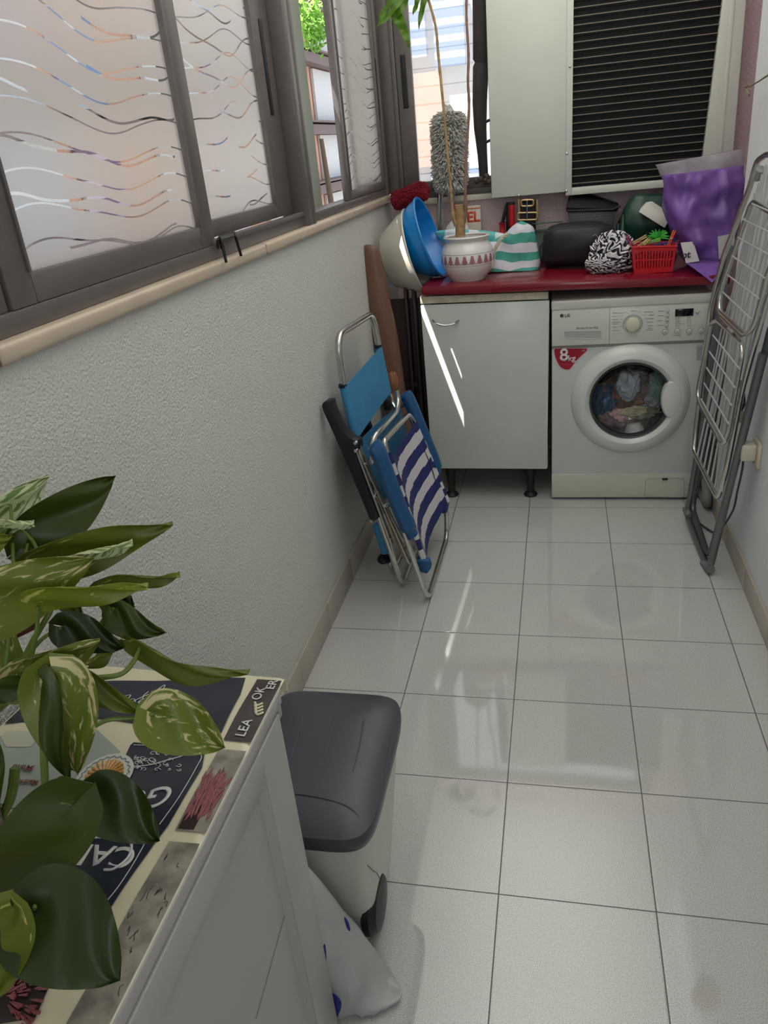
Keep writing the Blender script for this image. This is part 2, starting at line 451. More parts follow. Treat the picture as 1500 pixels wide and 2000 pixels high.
vbar(f, WL-.075, WL+.006, YB-.055, YB-.005, 1.303, ZT)
f.build('frame', FRAME, w2)
sash(w2, WL-.004, -.062, .655, 1.334, ZT-.03, .055, .035, .032, .05, handle=.640)
sash(w2, WL-.036, .140, .660, 1.334, ZT-.03, .035, .035, .040, .05)
fin = MB(); fin.box((WL-.150, -.075, 1.30), (WL-.142, .045, ZT))
fin.build('blind_slat', mat('pale_green_blind_slat', (172, 180, 165), .4), w2)
# ---- window of the far wall
FILM = frosted('striped_window_film', spacing=.071, width=.035, straight=True, haze=.42, tint=(.97, .96, .96, 1))
w3 = thing('window_3', (0, YB, 1.272), None, None, kind='structure')
f = MB(); yf = YB-.005
def hb_(x0, x1, z0, z1, y0=YB-.012, y1=YB+.05): f.box((x0, y0, z0), (x1, y1, z1), bevel=.003)
hb_(-.655, -.605, 1.272, ZT); hb_(-.605, -.585, 1.272, ZT, YB-.022); hb_(-.60, .70, 1.272, 1.300); hb_(-.6, .70, ZT-.04, ZT); hb_(.66, .70, 1.3, ZT)
f.build('frame', FRAME, w3)
f = MB(); hb_(-.583, -.512, 1.300, ZT-.04, YB-.016, YB+.015); hb_(-.512, .66, 1.300, 1.345, YB-.014, YB+.015)
hb_(-.512, .66, ZT-.09, ZT-.04, YB-.014, YB+.015); hb_(.61, .66, 1.3, ZT-.04, YB-.014, YB+.015)
f.build('sash_frame', FRAME, w3)
g = MB(); g.grid(lambda u, v: Vector((-.512+u*1.122, YB+.002, 1.345+v*(ZT-.09-1.345))), 1, 1)
g.build('pane', FILM, w3, smooth=0)
h = MB(); h.box((-.562, YB-.020, 1.655), (-.538, YB-.012, 1.865), bevel=.003, seg=3); h.box((-.556, YB-.024, 1.76), (-.544, YB-.018, 1.85), bevel=.002)
h.build('handle', BLACK, w3)

# ================================================================== OUTSIDE
def facade_mat():
    return [mat('peach_render', (204, 158, 134), .9, var=.05), mat('white_render', (205, 206, 210), .9, var=.03),
            mat('mauve_grey_balcony_slab', (118, 102, 104), .8, var=.08), stripes('mauve_striped_shutter', (120, 92, 124), (200, 180, 196), 2, .22, .45),
            stripes('blue_striped_blind', (110, 140, 180), (200, 210, 220), 2, .26, .4), mat('orange_brick', (204, 156, 134), .9, var=.12, vscale=3)]
FM = facade_mat()
struct('trim_ground', MB().box((-40, -30, -7.2), (40, 70, -7.0)), mat('pale_street_paving', (180, 176, 168), .9), smooth=0)
bd = thing('apartment_building', (-8.5, 20, -7), 'peach and white apartment block with balconies, seen through the open window gap', 'building')
MB().box((-13, -8, -7), (-8.4, 62, 9.6)).build('wall', FM[0], bd, smooth=0)
for k, z in enumerate((-4.0, -1.9, .25, 2.15, 4.3, 6.0, 8.2)):
    q = MB(); q.box((-8.4, -8, z), (-7.9, 62, z+.30)); q.box((-8.4, -8, z+.36), (-7.8, 62, z+.42)); q.build('balcony_slab', FM[2], bd, smooth=0)
z0s = (-3.5, -1.4, .7, 2.6, 4.75, 6.45)
for k, z in enumerate(z0s):
    hgt = (1.5, 1.5, 1.4, 1.6, 1.2, 1.7)[k]
    y = 1.0; i = 0
    while y < 46:
        MB().box((-8.38, y, z-.02), (-8.28, y+2.6, z+hgt+.04)).build('white_panel', FM[1], bd, smooth=0); y += 6.4
    y = 4.2
    while y < 40:
        MB().box((-8.38, y, z+.05), (-8.30, y+1.5, z+hgt)).build('blind', FM[3 if (i+k) % 2 else 4], bd, smooth=0); y += 6.4; i += 1
bk = thing('brick_building', (0, 14, -7), 'orange and white brick house with blue windows, behind the striped window', 'building')
MB().box((-3.3, 13.2, -7), (5, 17, 8.5)).build('wall', FM[1], bk, smooth=0)
MB().box((-3.25, 13.05, 1.1), (-2.0, 13.2, 2.7)).box((-3.25, 13.05, -3.0), (-1.9, 13.2, .55)).build('brick_panel', FM[5], bk, smooth=0)
for x, z, w, hh in ((-2.95, 2.95, .7, 1.2), (-2.1, 2.75, .55, 1.3), (-1.35, 2.8, .8, 1.0), (-2.3, .6, .9, .4), (-1.5, -.6, .7, .9)):
    q = MB().box((x, 13.0, z), (x+w, 13.2, z+hh)); o = q.build('window', FM[4], bk, smooth=0)
tr = thing('street_tree', (-6.2, 19.6, -7), 'sunlit green street tree outside, seen at the top of the window gap', 'tree')
MB().tube([(-6.2, 19.6, -7), (-6.1, 19.6, -2), (-6.25, 19.5, 1.9)], [.16, .12, .06]).build('trunk', mat('grey_bark', (110, 96, 80), .9), tr)
q = MB(); rnd = random.Random(3)
for i in range(520):
    c = Vector((-6.05+rnd.gauss(0, .17), 19.3+rnd.gauss(0, .5), 4.55+rnd.gauss(0, .26)))
    a = Vector((rnd.uniform(-1, 1), rnd.uniform(-1, 1), rnd.uniform(-1, 1))).normalized(); e = a.orthogonal().normalized()*.045; a *= .1
    q.prism([c-a, c+e, c+a, c-e], a.cross(e).normalized()*.002)
q.build('crown', mat('fresh_green_foliage', (120, 175, 60), .6), tr, smooth=0)
# unseen boards added to cut the sun down to narrow streaks
EV = mat('grey_sun_mask_board', (128, 122, 118), .8)
def sun_mask(x0, x1, lab):
    o = MB().box((x0, -1.0, 2.45), (x1, -.30, 2.47)).build('eave_board', EV, smooth=0)
    tag(o, lab, 'board', 'added sun-blocking boards outside the left windows')
tag(MB().prism([(-.865, -1.0, 2.45), (-.802, -1.0, 2.45), (-.802, -.30, 2.45), (-.865, -.30, 2.45), (-.865, -.67, 2.45), (-.853, -.67, 2.45), (-.853, -.80, 2.45), (-.865, -.80, 2.45)], (0, 0, .02)).build('eave_board', EV, smooth=0), 'added grey notched sun-blocking board outside the windows, second from the wall', 'board', 'added sun-blocking boards outside the left windows')
sun_mask(-.905, -.8655, 'added grey sun-blocking board outside the windows, middle one')
sun_mask(-2.3, -.933, 'widest added grey sun-blocking board outside the windows, farthest from the wall')
sun_mask(-.80, -.70, 'added grey sun-blocking board outside the windows, nearest the wall')
for ya_, yb_, lab in ((-4.4, -1.002, 'wide added grey sun-blocking board outside the nearer windows'), (-.298, 1.5, 'wide added grey sun-blocking board outside the far end of the windows')):
    tag(MB().box((-2.3, ya_, 2.45), (-.70, yb_, 2.47)).build('eave_board', EV, smooth=0), lab, 'board', 'added sun-blocking boards outside the left windows')

# ================================================================== WORKTOP, CABINET, WASHING MACHINE
def ct(x): return .9650-.0215*x          # height of the worktop's upper face (it sags to the right)
YF = .08
WTOP = mat('dark_red_laminate', (122, 14, 34), .22, var=.05, coat=.3)
b = MB()
xa, xb = -.428, .760
pts = [(xa, .058, ct(xa)-.034), (xb, .058, ct(xb)-.034), (xb, .058, ct(xb)), (xa, .058, ct(xa))]
b.prism(pts, (0, YB-.003-.058, 0), bevel=.006)
tag(b.build('worktop', WTOP), 'dark red laminate worktop over the cabinet and the washing machine', 'worktop')

LAM = mat('off_white_laminate', (203, 205, 199), .28, var=.02, coat=.2)
EDGE = mat('worn_cream_edge_strip', (196, 187, 164), .6, var=.18, vscale=25)
cab = thing('base_cabinet', (-.18, .36, 0), 'white low cabinet with one door on black feet, under the worktop', 'cabinet')
b = MB()
b.box((-.425, .105, .150), (-.407, .66, .930)); b.box((.062, .105, .150), (.080, .66, .922)); b.box((-.407, .105, .150), (.062, .66, .168)); b.box((-.407, .645, .168), (.062, .66, .90))
b.build('carcass', LAM, cab)
b = MB(); b.prism([(-.440, .082, .902), (.084, .082, .893), (.084, .082, .922), (-.440, .082, .932)], (0, .024, 0), bevel=.002)
b.build('top_rail', EDGE, cab)
d = MB().prism([(-.440, .080, .158), (.078, .080, .150), (.088, .080, .888), (-.440, .080, .897)], (0, .018, 0), bevel=.004).build('door', LAM, cab)
hp = [P(845, 625, y=.078), P(852, 632, y=.060), P(869, 636, y=.055), P(886, 633, y=.060), P(896, 626, y=.078)]
MB().tube(smoothline(hp, 6), .0042, 8).build('handle', CHROME, d)
for (x, y) in ((-.362, .135), (.002, .135), (-.37, .60), (.02, .60)):
    q = MB(); q.lathe([(.0, .0), (.030, 0), (.031, .006), (.026, .014), (.017, .02), (.016, .05), (.019, .055), (.019, .10), (.024, .112), (.024, .15), (0, .15)], (x, y, 0), n=20)
    q.build('foot', BLACK, cab)

# ---- washing machine
ENAM = mat('white_enamel', (205, 208, 205), .22, var=.01, coat=.35)
ENAM2 = mat('warm_white_panel', (208, 207, 199), .3, var=.015, coat=.2)
GREYT = mat('grey_print', (96, 98, 100), .5); DARKT = mat('dark_print', (40, 40, 44), .4)
GREYM = mat('shadow_line_grey', (150, 152, 150), .4)
wm = thing('washing_machine', (.40, .38, 0), 'white front-loading washing machine with a round door, 8 kg sticker, under the worktop', 'washing machine')
WC = Vector((.4155, YF, .4630))
# body with a real opening
b = MB().box((.097, YF+.001, .060), (.705, .655, .880), bevel=.006)
body = b.build('body', ENAM, wm)
cut = MB().lathe([(0, -.1), (.165, -.1), (.165, .34), (0, .34)], tuple(WC), (0, 1, 0), n=48)
cm = cut.build('cutter', ENAM, wm, smooth=0)
md = body.modifiers.new('b', 'BOOLEAN'); md.object = cm; md.operation = 'DIFFERENCE'; md.solver = 'EXACT'
dg = bpy.context.evaluated_depsgraph_get(); me2 = bpy.data.meshes.new_from_object(body.evaluated_get(dg))
body.modifiers.clear(); old = body.data; body.data = me2; bpy.data.objects.remove(cm); bpy.data.meshes.remove(old)
me2.set_sharp_from_angle(angle=R_(35))
q = MB().lathe([(.164, .01), (.164, .335), (0, .335)], tuple(WC), (0, 1, 0), n=48)
q.build('drum', mat('dark_steel_drum', (70, 70, 72), .35, .9), wm)
# worktop lid of the machine
MB().box((.095, YF-.003, .845), (.708, .66, .884), bevel=.008, seg=3).build('lid', ENAM2, wm)
sk = MB().box((.097, YF-.002, .012), (.705, .60, .126), bevel=.004).build('plinth', mat('cream_plinth', (206, 205, 190), .35), wm)
def ppoly(pts, y): return [P(u, v, y=y) for u, v in pts]
fl = MB(); o = fillet(ppoly([(1259, 970), (1261, 935), (1337, 934), (1336, 972)], YF-.0025), .012, 5, True)
fl.tube(o, .0009, 6, closed=True); fl.build('service_flap', GREYM, sk)
MB().box(tuple(P(1293, 937, y=YF-.006)-Vector((0, 0, .002))), tuple(P(1304, 934, y=YF)+Vector((0, .003, .002))), bevel=.001).build('flap_notch', DARKT, sk)
for x in (.125, .66):
    MB().lathe([(0, 0), (.018, 0), (.018, .008), (.009, .01), (.009, .03), (0, .03)], (x, .13, 0), n=16).build('foot', BLACK, wm)
# badge printed on the upper face of the lid, half under the worktop
q = MB(); q.box((.535, YF+.004, .8838), (.690, YF+.012, .8846)); bdg = q.build('lid_badge', DARKT, wm, smooth=0)
MB().box((.590, YF+.0045, .8840), (.640, YF+.0115, .8850)).build('badge_centre', mat('dull_red_print', (150, 60, 60), .5), bdg, smooth=0)
# control panel
zt0, zt1 = .838, .672
cp = MB(); cp.prism([(.0975, YF+.002, .700), (.0975, YF-.012, .704), (.0975, YF-.004, .842), (.0975, YF+.002, .842)], (.607, 0, 0), bevel=.0015)
cpo = cp.build('control_panel', ENAM2, wm)
MB().prism([(.0975, YF+.002, .688), (.0975, YF-.010, .703), (.0975, YF+.002, .7035)], (.607, 0, 0)).build('panel_groove', GREYM, wm)
def fy(z): return YF-.0125+(z-.704)/(.138)*.008
def FP(u, v):
    p = P(u, v, y=YF-.009); p.y = fy(p.z)-.0004; return p
def cx(u, v): return P(60*0+1060+u/4.4118, 560+v/4.4118, y=YF-.009)   # from the 1060..1400 detail view
def CX(u, v, dy=0.):
    p = cx(u, v); p.y = fy(p.z)-.0006+dy; return p
# drawer with recess grip
dr = MB(); a0 = CX(82, 206); a1 = CX(578, 188); a2 = CX(572, 496); a3 = CX(78, 470)
dr.tube([a1, a2], .0009, 6); o = dr.build('drawer_gap', GREYM, cpo)
gr = MB(); g0 = CX(188, 385); g1 = CX(503, 378); g2 = CX(500, 450); g3 = CX(188, 442)
gr.prism([g0, g1, g2, g3], (0, .001, 0)); grip = gr.build('drawer_grip', mat('recess_grey_white', (168, 172, 168), .4), cpo)
MB().tube([g0, g1, g2, g3], .0013, 6, closed=True).build('grip_rim', ENAM2, grip)
XD = Vector((1, 0, 0)); ZD = Vector((0, .058, 1)).normalized()
def wtext(s, u, v, size, mt, name='print', par=None, bold=0., align='CENTER', shear=0.):
    q = MB(); q.add(text_bm(s, size, CX(u, v, -.0004), XD, ZD, .0003, align, shear, bold)); return q.build(name, mt, par or cpo, smooth=0)
wtext('LG', 212, 250, .0165, DARKT, 'maker_mark', bold=.0003)
lg = MB(); c = CX(165, 250, -.0006); lg.lathe([(0, 0), (.0070, 0), (.0070, -.0006), (0, -.0006)], c, (0, 1, 0), n=24)
lo = lg.build('maker_emblem', DARKT, cpo)
q = MB(); q.tube([c+Vector((.001, -.001, .004)), c+Vector((.001, -.001, -.002)), c+Vector((.004, -.001, -.002))], .0006, 6); q.build('emblem_mark', ENAM2, lo)
wtext('Direct Drive 8kg', 382, 355, .0125, GREYT, shear=.15)
# programme dial
dc = CX(775, 323)
MB().lathe([(.0385, 0), (.0385, -.0012), (.0355, -.0012), (.0355, 0)], dc, (0, 1, .05), n=48).build('dial_ring', mat('silver_ring', (176, 180, 180), .3, .5), cpo)
dk = MB().lathe([(.029, 0), (.029, -.010), (.026, -.017), (.020, -.020), (0, -.021)], dc, (0, 1, .05), n=40).build('dial_knob', mat('ivory_knob', (216, 213, 190), .3), cpo)
tk = MB()
for a in range(0, 360, 24):
    ra = R_(a); p = dc+Vector((math.cos(ra)*.0335, -.0015, math.sin(ra)*.0335)); tk.lathe([(0, 0), (.0012, 0), (0, -.0006)], p, (0, 1, 0), n=6)
tk.build('dial_ticks', GREYT, cpo)
# printed programme names: fine grey lines of small type
pl = MB()
def dash(u0, u1, v, h=5, dens=1.0):
    u = u0; rr = random.Random(int(u0*7+v))
    while u < u1-3:
        w = rr.uniform(5, 11); p0 = CX(u, v+h/2); p1 = CX(min(u+w, u1), v-h/2)
        pl.box((p0.x, p0.y-.0004, p0.z), (p1.x, p0.y, p1.z)); u += w+rr.uniform(2, 5)
for (u0, u1, v) in ((603, 700, 228), (600, 640, 257), (600, 655, 284), (600, 672, 306), (605, 645, 322), (600, 640, 348), (603, 660, 378), (760, 806, 210),
                    (875, 955, 218), (915, 962, 245), (885, 958, 275), (898, 955, 305), (900, 950, 337), (905, 950, 357), (885, 950, 372),
                    (995, 1052, 211), (995, 1045, 250), (990, 1030, 293), (990, 1042, 333), (1125, 1195, 418), (1245, 1280, 413)): dash(u0, u1, v)
for v in (270, 286, 302, 320, 336):
    dash(1145, 1152, v, 7); dash(1160, 1185 if v != 320 else 1218, v, 4); dash(1247, 1253, v-3, 7); dash(1262, 1277, v-3, 4)
for (u0, v0, u1, v1) in ((708, 218, 740, 232), (645, 250, 700, 250), (660, 280, 690, 280), (820, 215, 850, 222), (865, 245, 895, 243), (650, 347, 690, 340)):
    pl.tube([CX(u0, v0), CX(u1, v1)], .0003, 4)
pl.build('panel_print', GREYT, cpo, smooth=0)
q = MB(); d0 = CX(1140, 258); d1 = CX(1302, 186); q.box((d0.x, d0.y-.0016, d0.z), (d1.x, d0.y+.002, d1.z), bevel=.0008); q.build('display', mat('black_display_glass', (10, 10, 12), .08), cpo)
def button(u, v, r, nm='button'):
    c = CX(u, v); MB().lathe([(r*1.25, 0), (r*1.25, -.0008), (r, -.001), (r, -.004), (r*.8, -.0048), (0, -.005)], c, (0, 1, .05), n=24).build(nm, [ENAM2], cpo)
    MB().lathe([(r*1.3, 0), (r*1.3, -.0011), (r*1.15, -.0011)], c, (0, 1, .05), n=24).build('button_ring', mat('button_ring_grey', (150, 152, 150), .4), cpo)
    MB().add(text_bm('o', r*1.1, c+Vector((0, -.0054, 0)), XD, ZD, .0003)).build('button_symbol', GREYT, cpo, smooth=0)
for u, v, r in ((1076, 209, .0058), (1074, 249, .0058), (1071, 290, .0058), (1067, 331, .0058), (1052, 388, .0088), (1160, 382, .0088), (1262, 381, .0088), (1364, 378, .0094), (1332, 217, .0055)): button(u, v, r)
# sticker 8 kg
STK = mat('crimson_sticker', (160, 18, 44), .3); WPR = mat('white_print', (235, 235, 235), .4)
def wp(u, v, y=YF-.0008): return P(1060+u/4.4118, 560+v/4.4118, y=y)
sp = [(100, 540), (118, 532), (360, 530), (381, 540), (378, 556), (300, 628), (245, 700), (222, 716), (185, 712), (150, 690), (120, 640), (100, 580)]
sto = MB().prism(smoothline([wp(u, v) for u, v in sp], 4, True), (0, .001, 0)).build('sticker', STK, wm, smooth=0)
MB().tube(smoothline([wp(u, v) for u, v in sp], 4, True), .0009, 6, closed=True).build('sticker_edge', mat('pale_pink_edge', (226, 190, 196), .4), sto)
MB().add(text_bm('8', .072, wp(183, 592, YF-.003), (1, 0, 0), (0, 0, 1), .0004, bold=.001)).add(text_bm('kg', .034, wp(250, 618, YF-.003), (1, 0, 0), (0, 0, 1), .0004, bold=.0004)).add(text_bm('LG', .009, wp(352, 550, YF-.003), (1, 0, 0), (0, 0, 1), .0004)).build('sticker_print', WPR, sto, smooth=0)
q = MB()
for k in range(5): q.tube([wp(165+k*22, 668+3*(k % 2)), wp(176+k*22, 664)], .0005, 4)
q.build('sticker_small_print', mat('dull_pink_print', (196, 110, 124), .5), sto)
lb = MB().prism([wp(1328, 510), wp(1392, 505), wp(1388, 628), wp(1324, 628)], (0, .0007, 0)).build('rating_label', mat('pale_grey_label', (176, 180, 178), .5), wm, smooth=0)
q = MB()
for k in range(6): q.box(tuple(wp(1336, 526+k*18, YF-.0016)-Vector((0, 0, .0006))), tuple(wp(1378-(k % 3)*9, 526+k*18, YF-.0008)+Vector((0, 0, .0012))))
q.build('label_print', GREYT, lb, smooth=0)
# door: ring, glass bowl, grip
ring = [(.160, .004), (.161, -.020), (.168, -.034), (.182, -.042), (.200, -.040), (.219, -.027), (.232, -.010), (.2385, .0), (.2385, .002)]
door = MB().lathe(ring, tuple(WC), (0, 1, 0), n=96).build('door', mat('door_white_plastic', (216, 219, 214), .25, coat=.3), wm)
MB().lathe([(.1615, -.028), (.157, -.026), (.151, -.010), (.149, .002), (.1615, .004)], tuple(WC), (0, 1, 0), n=72).build('door_seal', mat('dark_grey_door_trim', (66, 68, 70), .25), door)
MB().lathe([(.151, -.010), (.140, .006), (.10, .030), (.05, .042), (0, .046)], tuple(WC), (0, 1, 0), n=48).build('door_glass', clear('tinted_door_glass', (.60, .62, .62, 1), .08), door)
hc = P(1060+1112/4.4118, 560+975/4.4118, y=YF-.045)
q = MB(); q.lathe([(.0, -.009), (.6, -.008), (.9, -.004), (1., .004), (1., .03)], (hc.x, hc.y+.006, hc.z), (0, 1, 0), n=40, sx=.040, sy=.080, ref=(1, 0, 0))
q.build('door_grip', mat('door_white_plastic', (216, 219, 214), .25), door)
# laundry behind the glass
def laundry(u, v, r, rgb, lab, seed, y=.15, sq=(1, .5, .8)):
    c = P(1060+u/4.4118, 560+v/4.4118, y=y)
    o = MB().blob(c, (r*sq[0], r*sq[1], r*sq[2]), .38, 2.1, 5, seed).build('laundry_item', mat('laundry_%d' % seed, rgb, .9, var=.25, vscale=30, bump=.4, bscale=60))
    tag(o, lab+', behind the washing machine door glass', 'laundry', 'laundry in the washing machine drum')
laundry(735, 850, .058, (150, 156, 164), 'pale grey crumpled garment', 1, .125, (.8, .5, 1.1))
laundry(790, 780, .07, (110, 84, 84), 'brownish crumpled garment at the top of the drum', 2, .19)
laundry(520, 990, .060, (84, 112, 146), 'blue crumpled garment', 3, .14, (.9, .5, 1.3))
laundry(585, 900, .062, (176, 120, 108), 'salmon garment between the blue and the grey one', 4, .155)
laundry(620, 1125, .055, (186, 150, 158), 'pink garment at the lower left of the drum', 5, .13, (1.2, .5, .8))
laundry(730, 985, .060, (136, 96, 84), 'terracotta garment at the centre of the drum', 6, .15, (1.5, .5, .7))
laundry(905, 930, .056, (156, 118, 120), 'dusty rose garment right of the grey one', 7, .16)
laundry(985, 850, .050, (150, 186, 172), 'mint green garment at the right of the drum', 8, .14, (.7, .5, 1.2))
laundry(820, 1075, .048, (156, 152, 128), 'yellow and white garment at the drum bottom', 9, .13, (1.7, .5, .6))
laundry(940, 1000, .045, (190, 194, 198), 'small white garment at the lower right of the drum', 10, .14)

# ================================================================== THINGS ON THE WORKTOP
# dracaena in its painted pot
pc = Vector((-.2500, .215, ct(-.25)))
pt = thing('potted_dracaena', pc, 'dracaena with two thin bare stems in a white pot with painted red band', 'plant')
prof = [(0, 0), (.070, 0), (.073, .006), (.086, .022), (.103, .050), (.111, .080), (.110, .108), (.101, .135), (.089, .150), (.084, .157), (.089, .163), (.096, .168), (.097, .174), (.092, .177), (.085, .173), (.082, .160), (.08, .14), (0, .14)]
def pot_mat():
    k = NT('white_ceramic_with_red_band'); sep = k.n('ShaderNodeSeparateXYZ'); k.put(sep.inputs[0], k.tc.outputs['Object'])
    x, y, z = sep.outputs
    ang = k.math('DIVIDE', k.math('ARCTAN2', y, x), math.tau)
    f = k.math('FRACT', k.math('ADD', k.math('MULTIPLY', ang, 22.), 30.))
    tri = k.math('ABSOLUTE', k.math('SUBTRACT', f, .5))                     # 0..0.5
    zz = k.math('DIVIDE', k.math('SUBTRACT', z, .072), .034)                # 0..1 in the band
    inb = k.math('MULTIPLY', k.math('GREATER_THAN', zz, 0.), k.math('LESS_THAN', zz, 1.))
    petal = k.math('LESS_THAN', tri, k.math('MULTIPLY', k.math('SUBTRACT', 1., zz), .27))
    arch = k.math('LESS_THAN', k.math('ABSOLUTE', k.math('SUBTRACT', k.math('SUBTRACT', .5, tri), k.math('MULTIPLY', k.math('SQRT', k.math('MAXIMUM', zz, 0.)), .42))), .075)
    mot = k.math('MULTIPLY', inb, k.math('MAXIMUM', petal, arch))
    l1 = k.math('LESS_THAN', k.math('ABSOLUTE', k.math('SUBTRACT', z, .066)), .0012)
    l2 = k.math('LESS_THAN', k.math('ABSOLUTE', k.math('SUBTRACT', z, .1115)), .0012)
    l4 = k.math('LESS_THAN', k.math('ABSOLUTE', k.math('SUBTRACT', z, .1685)), .0014)
    ln = k.math('MULTIPLY', k.math('MAXIMUM', k.math('MAXIMUM', l1, l2), l4), .8)
    c = k.mix(k.math('MULTIPLY', mot, .85), srgb((222, 220, 216)), srgb((150, 62, 84)))
    c = k.mix(ln, c, srgb((150, 110, 122)))
    k.put(k.b.inputs['Base Color'], c); k.b.inputs['Roughness'].default_value = .18; k.b.inputs['Coat Weight'].default_value = .4
    return k.m
MB().lathe(prof, tuple(pc), n=64).build('pot', pot_mat(), pt)
MB().lathe([(0, .150), (.05, .152), (.081, .146)], tuple(pc), n=30).build('soil', mat('dark_soil', (60, 44, 34), .95, bump=.6, bscale=120), pt)
BARK = mat('tan_cane_bark', (164, 134, 92), .75, var=.25, vscale=40, bump=.5, bscale=70)
Y0 = .215
trunk = smoothline([P(899, 462, y=Y0), P(899, 440, y=Y0), P(898, 420, y=Y0), P(897, 400, y=Y0)], 4)
n = len(trunk); MB().tube(trunk, [.021-.003*i/n+(.002 if i % 4 == 0 else 0) for i in range(n)], 14).build('trunk', BARK, pt)
s1 = smoothline([P(u, v, y=Y0+dy) for u, v, dy in ((893, 440, 0), (886, 420, 0), (883, 400, 0), (876, 320, 0), (869, 240, .01), (864, 187, .01), (856, 107, .02), (851, 53, .02), (837, 0, .02), (824, -40, .02))], 7)
n = len(s1); MB().tube(s1, [.0145-.009*min(1, i/14)+(.0007 if i % 3 == 0 else 0)-.001*i/n for i in range(n)], 10).build('stem', BARK, pt)
s2 = smoothline([P(u, v, y=Y0+dy) for u, v, dy in ((902, 440, 0), (909, 415, 0), (909, 380, -.01), (910, 320, -.01), (916, 213, 0), (914, 160, 0), (915, 107, .01), (911, 30, .01), (912, -40, .01))], 7)
n = len(s2); MB().tube(s2, [.013-.0075*min(1, i/14)+(.0007 if i % 3 == 0 else 0)-.001*i/n for i in range(n)], 10).build('stem', mat('reddish_cane_bark', (140, 106, 88), .75, var=.2, vscale=40), pt)
STRAP = leaf_mat('dracaena_leaf', (70, 120, 30), (120, 160, 40), (190, 190, 60), .66)
def strap(px, w, par, y, mt=STRAP):
    """narrow arching leaf through photo points at depth y"""
    c = smoothline([P(u, v, y=y+dy) for u, v, dy in px], 6); N = len(c)-1
    def fn(u, v):
        i = min(int(v*N), N-1); t = v*N-i; p = c[i].lerp(c[i+1], t); tg = (c[i+1]-c[i]).normalized()
        sd = tg.cross(Vector((0, -1, .15))).normalized(); nn = sd.cross(tg)
        wd = w*math.sin(math.pi*min(1, .18+v*.82))**.8*(1 if v < .97 else .4)
        s = u*2-1
        return p+sd*s*wd+nn*(abs(s)*wd*.35+.006*math.sin(v*17+s))
    MB().grid(fn, 4, 26, thick=.0007, uv=True).build('leaf', mt, par)
for px, w in ((((800, -50, 0), (775, -10, -.02), (752, 20, -.03), (738, 50, -.03)), .013),
              (((800, -45, 0), (782, 0, -.03), (760, 30, -.05), (733, 56, -.06)), .011),
              (((805, -40, 0), (790, 0, .0), (775, 28, 0), (767, 46, 0)), .015),
              (((800, -30, 0), (788, 8, -.02), (772, 35, -.03), (768, 44, -.03)), .014),
              (((770, 12, -.02), (778, 35, -.03), (790, 62, -.03), (799, 94, -.04)), .018),
              (((838, -45, .02), (832, -10, .0), (823, 25, .0), (818, 58, -.01)), .012),
              (((826, -40, .02), (818, -8, .0), (812, 14, .0), (806, 30, .0)), .010),
              (((812, -50, .02), (800, -25, .0), (790, -8, .02), (778, 14, .03)), .014),
              (((815, -60, 0), (850, -80, -.03), (885, -60, -.05), (905, -30, -.06)), .015)):
    strap(px, w, pt, Y0)

# wash basins leaning in the corner
def basin(name, o, axis, r, depth, rb, mt, lab, sy=1.):
    th = .0035
    prof = [(0, -depth), (rb*.9, -depth), (rb, -depth+.008), (r*.93, -.03), (r*.955, -.006), (r, -.004), (r*1.01, .002), (r, .006), (r*.945, .004), (r*.92, -.03), (rb-th, -depth+.012), (0, -depth+.006)]
    q = MB().lathe(prof, o, axis, n=72, sy=sy)
    return tag(q.build(name, mt), lab, 'basin', 'plastic basins leaning on the worktop end')
ax = Vector((.955, -.02, .24)).normalized()
basin('wash_basin', (-.478, .30, 1.085), ax, .182, .135, .115, mat('cream_plastic', (205, 200, 186), .22, coat=.3), 'large cream plastic basin tilted on its side in the corner, outside the blue one')
basin('wash_basin', (-.415, .295, 1.140), Vector((.945, -.03, .30)).normalized(), .172, .105, .125, mat('bright_blue_plastic', (14, 134, 212), .22, coat=.3), 'bright blue plastic basin nested in the cream basin')

# dusters
def tufts(mb, c0, c1, rad, n, ln, thick, seed, bend=None):
    rn = random.Random(seed); c0 = Vector(c0); c1 = Vector(c1); ax = (c1-c0).normalized(); u = ax.orthogonal().normalized(); w = ax.cross(u); L = (c1-c0).length
    for i in range(n):
        t = rn.uniform(-.04, 1.04); a = rn.uniform(0, math.tau); tc = min(max(t, 0), 1)
        e = min(1, math.sqrt(max(0., 1-((abs(t-.5)*2-.72)/.34)**2)) if abs(t-.5)*2 > .72 else 1.)
        dr = (u*math.cos(a)+w*math.sin(a)); dr = (dr+ax*((t-.5)*1.0 if abs(t-.5) > .36 else 0)+ax*rn.uniform(-.35, .35)+Vector((0, 0, -.35))).normalized()
        p = c0.lerp(c1, tc)+(u*math.cos(a)+w*math.sin(a))*rad*.78*e
        q = p+dr*ln*rn.uniform(.7, 1.2)*(e*.6+.4)
        mb.tube([p, p.lerp(q, .5)+Vector((0, 0, .002)), q], [thick, thick*1.15, thick*.5], 5, cap=True)
gd = thing('microfibre_duster', P(857, 450, y=.60), 'grey shaggy microfibre duster standing on its chrome handle behind the pot', 'duster')
q = MB(); D0 = P(880, 372, y=.60); D1 = P(876, 222, y=.60)
q.blob((D0+D1)/2, (.052, .04, .19), .1, 3, 3, 2)
tufts(q, D0, D1, .072, 2600, .028, .0030, 5)
q.build('duster_head', mat('grey_chenille', (186, 184, 176), .95, var=.3, vscale=90), gd)
q = MB(); q.tube([P(856, 455, y=.60), P(858, 380, y=.60)], .0085, 12).tube([P(862, 452, y=.59), P(863, 378, y=.59)], .005, 10); q.build('handle', CHROME, gd)
q = MB(); a0 = P(776, 392, y=.60); a1 = P(826, 373, y=.56)
